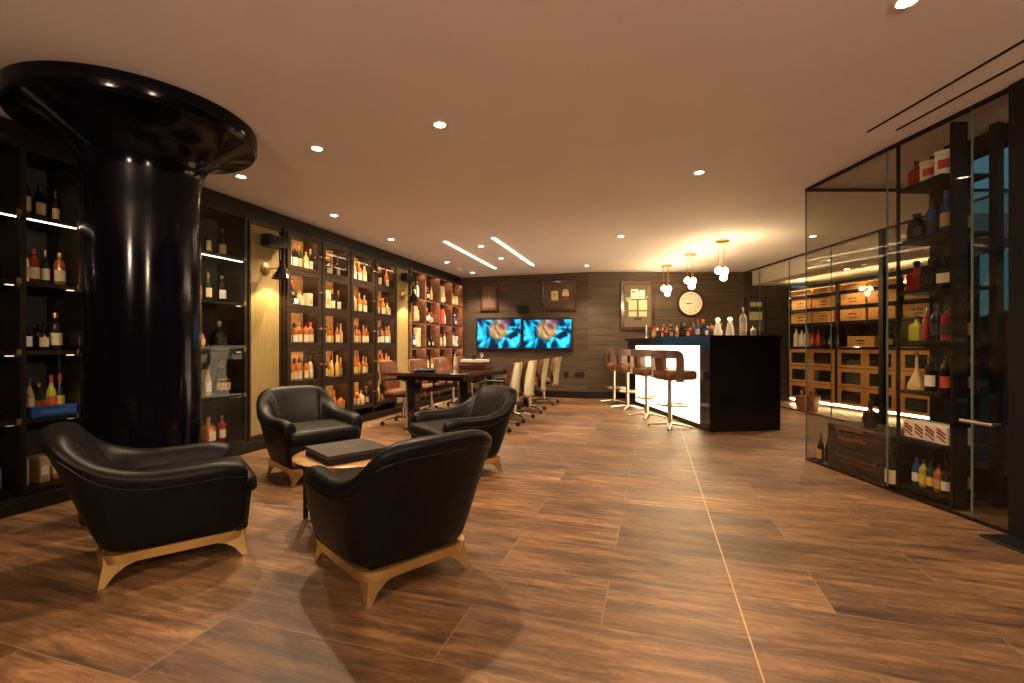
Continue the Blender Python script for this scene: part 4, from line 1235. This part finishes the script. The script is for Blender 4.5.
# clock
pcx, zc = on_flat(690.3, 303.4)
t = thing('wall_clock', (pcx.x, KY, zc), 0, 'round wall clock with ivory dial and dark wooden rim above the bar', 'clock')
RX = Matrix.Rotation(PI / 2, 4, 'X')
b = MB(); b.lathe([(0, 0), (0.285, 0), (0.285, 0.03), (0.27, 0.05), (0.245, 0.055), (0.235, 0.035), (0.235, 0.02), (0, 0.02)], seg=56); o = b.build('rim', M['mahog'], t); o.data.transform(RX)
b = MB(); b.lathe([(0, 0.021), (0.234, 0.021), (0.234, 0.024), (0, 0.024)], seg=48); o = b.build('dial', M['ivory'], t); o.data.transform(RX)
bm = bmesh.new()
for k in range(1, 13):
    cu = bpy.data.curves.new('num', 'FONT'); cu.body = str(k); cu.size = 0.058; cu.align_x = 'CENTER'; cu.align_y = 'CENTER'; cu.extrude = 0.0008
    to = bpy.data.objects.new('num', cu); C.objects.link(to)
    dg = bpy.context.evaluated_depsgraph_get()
    me = bpy.data.meshes.new_from_object(to.evaluated_get(dg))
    a = PI / 2 - k * PI / 6
    me.transform(Matrix.Translation((0.185 * math.cos(a), 0, 0.185 * math.sin(a))) @ Matrix.Translation((0, -0.0255, 0)) @ RX)
    bm.from_mesh(me); bpy.data.meshes.remove(me); bpy.data.objects.remove(to); bpy.data.curves.remove(cu)
me = bpy.data.meshes.new('numerals'); bm.to_mesh(me); bm.free(); me.materials.append(M['ink'])
o = bpy.data.objects.new('numerals', me); C.objects.link(o); o.parent = t
for (ang, L, w2, nm) in ((270, 0.155, 0.010, 'minute_hand'), (262, 0.10, 0.015, 'hour_hand')):
    a = math.radians(90 - ang)
    b = MB(); b.box((0.5 * L - 0.02, 0, 0), (L, 0.002, w2)); o = b.build(nm, M['ink'], t, smooth=False)
    o.data.transform(Matrix.Translation((0, -0.031 - (0.003 if nm == 'hour_hand' else 0), 0)) @ Matrix.Rotation(-a, 4, 'Y'))

# ---------------------------------------------------------------- the bar
BC = Vector((2.50, 5.85, 0)); BDIR = Vector((-0.073, 1, 0)).normalized(); BN = Vector((BDIR.y, -BDIR.x, 0))   # BN points away from the stools
brz = math.atan2(-BDIR.x, BDIR.y)
BL, BW, BH = 3.25, 0.985, 1.222
tb = thing('bar_counter', (BC.x, BC.y, 0), brz, 'long black bar counter with a glowing backlit front', 'bar counter')
# end faces square to the room, as in the photograph
b = MB()
def quad_prism(bb, pts, z0, z1, mi=0):
    bb.rings([[(x, y, z0) for x, y in pts], [(x, y, z1) for x, y in pts]], mi=mi)
quad_prism(b, [(0.01, 0), (BW - 0.02, 0.07), (BW - 0.02, BL), (0.01, BL)], 0.002, BH - 0.042)
b.build('counter_body', M['barblack'], tb, smooth=False)
b = MB(); quad_prism(b, [(-0.012, -0.012), (BW + 0.0, 0.058), (BW + 0.0, BL + 0.03), (-0.05, BL + 0.03)], BH - 0.041, BH)
b.build('countertop', M['barblack'], tb, smooth=False)
b = MB(); b.box((0.002, 1.52, 0.577), (0.012, 2.50, 1.03), bev=0.0); b.build('backlit_panel', M['panelglow'], tb, smooth=False)
b = MB()
for (y, z, sy, sz) in ((0.135, 0.6, 0.27, 1.17), (1.52, 1.138, 2.50, 0.094), (1.52, 0.032, 2.50, 0.06), (3.0, 0.6, 0.46, 1.17)):
    b.box((0.0, y, z), (0.022, sy, sz))
b.build('front_frame', M['barblack'], tb, smooth=False)


def Bp(u, v, z):
    p = BC + BN * u + BDIR * v; return Vector((p.x, p.y, z))


# bottles standing along the serving side of the counter
bar_g = ['amber', 'dark', 'red', 'clear', 'green', 'dark', 'amber', 'blue', 'copper', 'dark', 'black']
rows_u = [0.40, 0.55, 0.70]
rown = ['front file', 'middle file', 'rear file']
for r_, u in enumerate(rows_u):
    n = 15
    for j in range(n):
        v = 1.0 + j * (2.12 / (n - 1)) + 0.02 * r_
        g = random.choice(bar_g)
        kd = random.choice(['slim', 'tall', 'whisky', 'whisky', 'square'])
        l_, c_ = random.choice(['cream', 'tan', 'red', 'tan', 'black', 'black']), random.choice(['gold', 'black', 'red', 'silver', 'black'])
        bottle(kd, g, l_, c_, Bp(u + random.uniform(-0.01, 0.01), v, BH + 0.0015), brz - PI / 2 + 0.5 + random.uniform(-0.3, 0.3),
               f'{g} {NOUN[kd]} on the bar, {ORD[j]} from the glass partition end, {rown[r_]}', 'bottles on the bar', random.uniform(0.66, 0.92))
for k, (u, v, nm) in enumerate(((0.60, 0.62, 'nearer the partition'), (0.52, 0.80, 'nearer the bottles'))):
    t = thing('bar_lamp', Bp(u, v, BH + 0.0015), 0, 'white tapered lamp with round top on the bar, ' + nm, 'lamp', 'pair of white lamps on the bar')
    b = MB(); b.lathe([(0, 0), (0.055, 0), (0.058, 0.02), (0.045, 0.12), (0.030, 0.19), (0, 0.19)], seg=24); b.build('lamp_body', GLASSCOL['white'], t)
    b = MB(); b.lathe([(0.018, 0.19), (0.018, 0.205), (0.034, 0.225), (0.036, 0.245), (0.02, 0.265), (0, 0.27)], seg=20); b.build('lamp_top', mat('soft_white_glow', (0.9, 0.8, 0.6), 0.3, emit=(1, 0.82, 0.55), es=0.12), t)
bottle('tall', 'clear', 'cream', 'silver', Bp(0.66, 0.40, BH + 0.0015), 0, 'tall clear bottle with cream label at the partition end of bar', 'bottles on the bar', 1.25)
bottle('square', 'clear', 'tan', 'silver', Bp(0.78, 0.36, BH + 0.0015), 0, 'low clear square bottle behind the white lamps on bar', 'bottles on the bar', 0.6)
t = thing('bar_candlestick', Bp(0.20, 2.78, BH + 0.0015), 0, 'slim white candlestick at the far end of the bar', 'candlestick')
b = MB(); b.lathe([(0, 0), (0.035, 0), (0.03, 0.01), (0.010, 0.02), (0.009, 0.10), (0.016, 0.11), (0, 0.115)], seg=18); b.build('holder', LABELCOL['white'], t)
b = MB(); b.lathe([(0, 0.115), (0.011, 0.115), (0.011, 0.25), (0, 0.252)], seg=12); b.build('candle', LABELCOL['white'], t)

# bar stools
def stool(loc, rz, label):
    t = thing('bar_stool', loc, rz, label, 'bar stool', 'bar stools along the backlit front')
    # local +Y faces the bar
    b = MB(); rr = []
    for (k, z) in ((0.88, 0.640), (1.0, 0.66), (1.0, 0.735), (0.94, 0.762), (0.7, 0.772), (0.35, 0.774)):
        rr.append(frange_ring(0.42 * k, 0.48 * k, 0.09 * k, z, 5, cy=0.07))
    b.rings(rr); b.build('seat', M['stooltan'], t, ang=70)
    # bentwood band: low back and arms with front ends dropping under the seat
    path = [(0.232, 0.02, 0.62), (0.234, 0.02, 0.72), (0.235, 0.02, 0.90), (0.235, 0.01, 0.955), (0.235, -0.02, 0.975), (0.233, -0.07, 0.98), (0.218, -0.13, 0.98), (0.165, -0.18, 0.98), (0.08, -0.20, 0.98), (0, -0.205, 0.98)]
    path = path + [(-x, y, z) for x, y, z in reversed(path[:-1])]
    cp = catmull(path, 3)
    rings = []
    n = len(cp)
    for i, p in enumerate(cp):
        d = (cp[min(i + 1, n - 1)] - cp[max(i - 1, 0)]).normalized()
        out = Vector((p.x, p.y + 0.02, 0)); out.normalize()
        if abs(d.z) > 0.5: out = Vector((1 if p.x > 0 else -1, 0, 0))
        wv = d.cross(out).normalized()
        if (wv.z + wv.y) < 0: wv = -wv
        hw = 0.052; ht = 0.011
        rings.append([p + wv * hw + out * ht, p + wv * hw - out * ht, p - wv * hw - out * ht, p - wv * hw + out * ht])
    b = MB(); b.rings(rings); b.build('bentwood_frame', M['stoolwood'], t, ang=35)
    # leather pad inside the low back with its support
    pad = MB(); rr = []
    for i in range(13):
        a = PI + PI * (0.14 + 0.72 * i / 12)
        rr.append([(0.19 * math.cos(a) * k, -0.01 + 0.175 * math.sin(a) * k, z) for (k, z) in ((1.0, 0.925), (1.0, 1.03), (0.88, 1.035), (0.82, 0.98), (0.88, 0.922))])
    pad.rings(rr); pad.build('back_pad', M['stooltan'], t, ang=50)
    b = MB(); b.rings([[(x, y, z) for x, y in ((-0.075, -0.165 - k), (0.075, -0.165 - k), (0.075, -0.125 - k), (-0.075, -0.125 - k))] for z, k in ((0.75, -0.01), (0.84, 0.01), (0.95, 0.015))]); b.build('back_support', M['stooltan'], t, ang=50)
    b = MB(); b.lathe([(0, 0.02), (0.028, 0.02), (0.028, 0.16), (0.027, 0.17), (0.027, 0.62), (0.08, 0.625), (0.08, 0.639), (0, 0.639)], seg=20); b.build('pedestal', M['steel'], t)
    b = MB(); ring = [(0.20 * math.cos(2 * PI * k / 36), 0.06 + 0.20 * math.sin(2 * PI * k / 36), 0.30) for k in range(36)]
    b.tube(ring, 0.0115, seg=8, closed=True)
    b.tube([(0, 0.0, 0.30), (0.0, -0.14, 0.30)], 0.009, seg=8); b.tube([(0, 0.0, 0.30), (0.0, 0.26, 0.30)], 0.009, seg=8)
    b.build('footring', M['steel'], t)
    b = MB(); b.lathe([(0.028, 0.28), (0.037, 0.28), (0.037, 0.32), (0.028, 0.32)], seg=16); b.build('collar', M['steel'], t)
    for k in range(4):
        a = PI / 4 + k * PI / 2 + 0.25; ca, sa = math.cos(a), math.sin(a)
        b = MB(); b.tube([(0.015 * ca, 0.015 * sa, 0.055), (0.16 * ca, 0.16 * sa, 0.040), (0.28 * ca, 0.28 * sa, 0.018)], [0.034, 0.028, 0.018], seg=8, flat=(1.0, 0.6)); b.lathe([(0, 0.001), (0.013, 0.001), (0.013, 0.012), (0, 0.012)], c=(0.27 * ca, 0.27 * sa, 0), seg=10)
        b.build('foot', M['steel'], t)
    return t


st0 = None
for i, (x, y, rr, nm) in enumerate(((2.11, 6.22, -1.42, 'nearest the camera'), (2.05, 7.08, -1.45, 'second from the camera'), (1.99, 8.02, -1.50, 'third from the camera'), (1.93, 8.78, -1.62, 'at the far end by the back wall'))):
    lab = 'brown leather bar stool with steel pedestal, ' + nm
    if st0 is None:
        st0 = stool((x, y, 0), rr, lab)
    else:
        dup(st0, (x, y, 0), rr, lab)

# ---------------------------------------------------------------- wine room: crate rack
R0 = Vector((5.28, 8.97, 0)); DR = Vector((0.206, -0.979, 0)).normalized(); NR = Vector((DR.y, -DR.x, 0))     # NR into the room (-X)
rrz = math.atan2(DR.y, DR.x)                          # local X along the rack towards the camera, local +Y away from room
rk = thing('crate_rack', (R0.x, R0.y, 0), rrz, 'dark storage rack of wooden crates over glazed oak drawers behind the glass partition', 'rack')
RL = 2.66; bays = [0.06, 1.10, 2.14, 2.64]
b = MB(); b.box((RL / 2 + 0.02, 0.44, 1.14), (RL, 0.02, 2.0)); b.build('back_panel', M['joinery'], rk, smooth=False)
for x in bays:
    b = MB(); b.box((x, 0.21, 1.13), (0.045, 0.42, 2.02)); b.build('upright', M['black'], rk, smooth=False)
RS = [2.01, 1.76, 1.50, 1.07]
for a, c in zip(bays[:-1], bays[1:]):
    for z in RS[:3]:
        b = MB(); b.box(((a + c) / 2, 0.21, z - 0.02), (c - a - 0.05, 0.40, 0.035)); b.build('shelf', M['black'], rk, smooth=False)
b = MB(); b.box((RL / 2 + 0.02, 0.19, 1.052), (RL + 0.04, 0.46, 0.034), bev=0.004); b.build('worktop', M['glossblack'], rk, smooth=False)
for a, c in zip(bays[:-1], bays[1:]):
    nc = 2 if c - a > 0.8 else 1
    for col in range(nc):
        for row in range(3):
            w2 = (c - a - 0.06) / nc; x0 = a + 0.03 + col * w2; z1 = 1.025 - row * 0.312; z0 = z1 - 0.30
            cx = x0 + w2 / 2; fw = 0.062
            b = MB()
            b.box((x0 + fw / 2 + 0.004, 0.0, (z0 + z1) / 2), (fw, 0.03, z1 - z0)); b.box((x0 + w2 - fw / 2 - 0.004, 0.0, (z0 + z1) / 2), (fw, 0.03, z1 - z0))
            b.box((cx, 0.0, z1 - 0.03), (w2 - 2 * fw - 0.008, 0.03, 0.06)); b.box((cx, 0.0, z0 + 0.022), (w2 - 2 * fw - 0.008, 0.03, 0.044))
            d = b.build('door', M['rackwood'], rk, smooth=False)
            b = MB(); b.box((cx, 0.004, (z0 + z1) / 2 - 0.008), (w2 - 2 * fw, 0.008, z1 - z0 - 0.10)); b.build('smoked_pane', M['smoke'], d, smooth=False)
b = MB(); b.box((RL / 2, 0.07, 0.075), (RL - 0.1, 0.02, 0.035)); b.build('plinth_light', M['ledrack'], rk, smooth=False)
b = MB(); b.box((RL / 2, 0.03, 2.145), (RL - 0.1, 0.02, 0.012)); b.build('top_light', M['ledrack'], rk, smooth=False)
b = MB(); b.box((RL / 2 + 0.02, -0.005, 2.152), (RL, 0.02, 0.05)); b.build('fascia', M['black'], rk, smooth=False)


def RP(u, v, z):
    p = R0 + DR * u - NR * v; return Vector((p.x, p.y, z))


if (RP(0, 0.3, 0)).x < R0.x:
    NR = -NR
crate_group = 'wooden crates in the rack'
cr0 = None
for row, (z, h2) in enumerate(((2.0125, 0.105), (1.7625, 0.185), (1.5025, 0.19))):
    for j in range(5):
        bay = j // 2; col = j % 2
        a, c = bays[bay], bays[bay + 1]
        w2 = (c - a - 0.07) / (2 if bay < 2 else 1) - 0.012
        u = a + 0.035 + w2 / 2 + col * (w2 + 0.012)
        wid = w2 * (0.96, 0.9, 0.98, 0.93)[(j + row) % 4]
        t = thing('wooden_crate', RP(u, 0.19, z), rrz, f'pine wine crate, {ORD[j]} from the back wall, {("top", "middle", "lowest")[row]} crate shelf', 'crate', crate_group)
        b = MB(); b.box((0, 0, h2 / 2), (wid, 0.33, h2), bev=0.003); b.build('crate_body', M['crate'], t, smooth=False)
        b = MB()
        for k in range(3):
            b.box((-0.05 + 0.05 * k, -0.1658, h2 * 0.55 + 0.01 * (k % 2)), (0.035, 0.0012, h2 * 0.16))
        b.box((0.0, -0.1658, h2 * 0.28), (0.12, 0.0012, h2 * 0.08))
        b.build('printed_mark', M['crateink'], t, smooth=False)
t = thing('wooden_crate', RP(1.50, 0.19, 1.0705), rrz, 'pine wine crate lying on the worktop among bottles', 'crate', crate_group)
b = MB(); b.box((0, 0, 0.085), (0.46, 0.30, 0.17), bev=0.003); b.build('crate_body', M['crate'], t, smooth=False)
b = MB(); b.box((0, -0.1508, 0.10), (0.14, 0.0012, 0.03)); b.box((0, -0.1508, 0.055), (0.09, 0.0012, 0.02)); b.build('printed_mark', M['crateink'], t, smooth=False)
wk = [('jug', 'white', 'cream', 'cork', (0.8, 0.8, 1.55)), ('jug', 'white', 'white', 'cork', (0.8, 0.8, 1.4)), ('jug', 'white', 'cream', 'gold', (0.8, 0.8, 1.55)), ('jug', 'red', 'red', 'black', (0.8, 0.8, 1.6)), ('jug', 'red', 'red', 'black', (0.8, 0.8, 1.4)), ('tall', 'black', 'black', 'black', 1.0), ('tall', 'dark', 'black', 'black', 1.0), ('whisky', 'dark', 'black', 'silver', 1.0)]
for i, it in enumerate(wk):
    bottle(it[0], it[1], it[2], it[3], RP(0.155 + 0.122 * i, 0.10, 1.0705), rrz, f'{it[1]} {NOUN[it[0]]} on the rack worktop, {ORD[i]} from the back wall', 'pieces on the rack worktop', it[4])
for i, it in enumerate([('tall', 'dark', 'tan', 'silver', 0.9), ('whisky', 'dark', 'tan', 'black', 0.9), ('slim', 'clear', 'tan', 'silver', 0.9)]):
    bottle(it[0], it[1], it[2], it[3], RP(1.82 + 0.11 * i, 0.12, 1.0705), rrz, f'{it[1]} {NOUN[it[0]]} on rack worktop beyond the crate, {ORD[i]} from it', 'pieces on the rack worktop', it[4])

# copper-coloured basket of bottles on the floor
t = thing('bottle_basket', (4.99, 7.85, 0), 0.3, 'copper-coloured basket holding bottles on the floor near the rack', 'basket')
b = MB(); b.lathe([(0, 0.002), (0.13, 0.002), (0.16, 0.12), (0.17, 0.24), (0.155, 0.24), (0.145, 0.12), (0.0, 0.03)], seg=28, sx=1.25, cap=False); b.build('basket_body', M['copper_rough'], t)
b = MB(); b.tube([(-0.2, 0, 0.235), (-0.17, 0, 0.33), (0, 0, 0.38), (0.17, 0, 0.33), (0.2, 0, 0.235)], 0.009, seg=8); b.build('handle', M['copper'], t)
for k, (dx, dy, g) in enumerate(((-0.10, 0.0, 'copper'), (0.0, -0.07, 'amber'), (0.09, 0.04, 'red'))):
    bottle('whisky', g, 'tan', ('gold', 'silver', 'red')[k], Vector((4.99 + dx, 7.85 + dy, 0.036)), 0.3, f'{g} bottle standing in the copper-coloured basket', 'bottles in the basket', 1.0)

# trunks against the glass
for k, (z, lab) in enumerate(((0.002, 'dark leather trunk with orange print on the floor, lower of two'), (0.203, 'dark leather trunk with orange print, stacked on the lower trunk'))):
    t = thing('travel_trunk', (3.08, 3.93, z), 0.06, lab, 'trunk', 'stacked trunks behind the glass')
    b = MB(); b.box((0, 0, 0.07), (0.36, 0.66, 0.138), bev=0.008, seg=2); b.build('trunk_body', M['trunk'], t, smooth=False)
    b = MB(); b.box((0, 0, 0.169), (0.364, 0.664, 0.055), bev=0.010, seg=2); b.build('lid', M['trunk'], t, smooth=False)
    b = MB()
    for yy in (-0.2, 0.2):
        b.box((-0.185, yy, 0.14), (0.008, 0.03, 0.05), bev=0.002)
    b.build('latch', M['brassdark'], t, smooth=False)
    b = MB()
    if k == 0:
        b.box((-0.1808, 0.0, 0.125), (0.0015, 0.5, 0.006))
        b.box((-0.1808, 0.0, 0.115 - 0.03), (0.0015, 0.4, 0.006))
    else:
        b.box((-0.1835, 0.08, 0.168), (0.0015, 0.30, 0.020))
        for j in range(7):
            b.box((-0.1808, -0.09 + j * 0.045, 0.085 + 0.008 * math.sin(j)), (0.0015, 0.034, 0.030))
    b.build('orange_print', M['orange'], t, smooth=False)
bottle('round', 'dark', 'black', 'black', Vector((3.06, 3.97, 0.4035)), 0, 'dark round decanter standing on the upper trunk', 'pieces on the trunks', 0.95)
bottle('whisky', 'dark', 'cream', 'black', Vector((2.905, 3.548, 0.002)), -PI / 2, 'dark bottle with cream label standing on floor before the trunks', 'bottles around the trunks', 1.14)
bottle('slim', 'dark', 'tan', 'silver', Vector((2.88, 4.34, 0.002)), -PI / 2, 'slender dark bottle in the corner of the glass, beyond the trunks', 'bottles around the trunks', 0.95)
bottle('slim', 'green', 'black', 'silver', Vector((2.96, 4.36, 0.002)), -PI / 2, 'slender green bottle in the glass corner, deeper in', 'bottles around the trunks', 0.8)

# ---------------------------------------------------------------- black shelving tower behind the glass
SX0, SX1, SY0, SY1 = 2.89, 3.29, 3.10, 3.50
tw = thing('shelf_tower', (SX0, SY0, 0), 0, 'open black metal shelving tower of bottles behind the glass entrance', 'shelf')
LV = [2.26, 1.87, 1.50, 1.13, 0.77, 0.42, 0.07]
for (x, y, sx, sy) in ((SX1 - 0.03 - SX0, 0.03, 0.05, 0.05), (SX1 - 0.03 - SX0, SY1 - SY0 - 0.03, 0.03, 0.05), (0.008, SY1 - SY0 - 0.012, 0.016, 0.02)):
    b = MB(); b.box((x, y, CEIL / 2), (sx, sy, CEIL - 0.02)); b.build('post', M['black'], tw, smooth=False)
b = MB(); b.box((0.10, 0.012, CEIL / 2), (0.10, 0.02, CEIL - 0.02)); b.build('side_plate', M['black'], tw, smooth=False)
for z in LV:
    b = MB(); b.box(((SX1 - SX0) / 2 - 0.03, (SY1 - SY0) / 2 + 0.012, z - 0.014), (SX1 - SX0 - 0.07, SY1 - SY0 - 0.05, 0.026)); b.build('shelf', M['black'], tw, smooth=False)
lvl = ['top shelf', 'second shelf', 'third shelf', 'fourth shelf', 'fifth shelf', 'sixth shelf', 'bottom shelf']
tower = [
    [('square', 'red', None, 'black', 0.85), ('box', 'cream', 'red', None, 0.62), ('box', 'white', 'red', None, 0.72)],
    [('jug', 'black', 'black', 'black', 0.9), ('tall', 'blue', 'black', 'black', 0.85), ('tall', 'blue', 'tan', 'blue', 0.95)],
    [('decanter', 'red', None, 'black', 0.88), ('decanter', 'dark', 'black', 'black', 0.88), ('decanter', 'black', 'white', 'black', 0.88)],
    [('square', 'yellow', None, 'black', 0.8), ('slim', 'red', None, 'silver', 0.8), ('tall', 'black', 'black', 'black', 0.85), ('whisky', 'red', 'black', 'black', 0.8)],
    [('cone', 'pale', None, 'silver', 0.72), ('whisky', 'black', 'white', 'black', 0.85), ('whisky', 'black', 'red', 'black', 0.85)],
    None,
    [('whisky', 'blue', 'white', 'blue', 0.68), ('whisky', 'yellow', 'yellow', 'black', 0.68), ('whisky', 'green', 'yellow', 'black', 0.68), ('whisky', 'amber', 'tan', 'black', 0.68), ('whisky', 'dark', 'white', 'black', 0.68)]]
for k, row in enumerate(tower):
    if not row:
        continue
    n = len(row)
    for i, it in enumerate(row):
        y = SY1 - 0.065 - (SY1 - SY0 - 0.165) * i / (n - 1)
        loc = Vector((SX0 + 0.10, y, LV[k] + 0.0015))
        lab_pos = f'{ORD[i]} from the trunk end, {lvl[k]} of the black tower'
        if it[0] == 'box':
            gift_box((0.10, 0.09, 0.24 * it[4]), LABELCOL[it[1]], loc, -PI / 2 + 0.5, f'{it[1]} carton, {lab_pos}', 'pieces on the black tower', strip=LABELCOL[it[2]], name='carton')
        else:
            bottle(it[0], it[1], it[2], it[3], loc, -PI / 2 + 0.25, f'{it[1]} {NOUN[it[0]]}, {lab_pos}', 'pieces on the black tower', it[4])
# second file of bottles deeper on each shelf
for k in (1, 3, 4, 6):
    for i in range(2):
        kd, g = (('tall', 'dark'), ('whisky', 'dark'), ('slim', 'green'), ('tall', 'black'))[(i + k) % 4]
        bottle(kd, g, 'tan', 'black', Vector((SX0 + 0.26, SY1 - 0.13 - 0.15 * i, LV[k] + 0.0015)), -PI / 2 + 0.55, f'{g} {NOUN[kd]}, inner file, {("trunk", "entrance")[i]} end, {lvl[k]} of black tower', 'pieces on the black tower', 0.85)
# flat cartons of small bottles lying on the sixth shelf
for i in range(4):
    t = thing('bottle_carton', (SX0 + 0.12, SY1 - 0.065 - 0.087 * i, LV[5] + 0.0015), -PI / 2, f'white and red printed carton, {ORD[i]} from trunk end, sixth shelf of black tower', 'carton', 'printed cartons on the black tower')
    b = MB(); b.box((0, 0, 0.06), (0.085, 0.16, 0.12), bev=0.003); b.build('carton_body', LABELCOL['white'], t, smooth=False)
    b = MB()
    b.box((0, -0.0808, 0.085), (0.075, 0.0012, 0.018), rot=Matrix.Rotation(0.5, 4, 'Y')); b.box((0, -0.0808, 0.035), (0.075, 0.0012, 0.014), rot=Matrix.Rotation(0.5, 4, 'Y')); b.build('red_print', LABELCOL['red'], t, smooth=False)
    b = MB(); b.box((0, -0.081, 0.062), (0.075, 0.0012, 0.012), rot=Matrix.Rotation(0.5, 4, 'Y')); b.build('black_print', LABELCOL['black'], t, smooth=False)
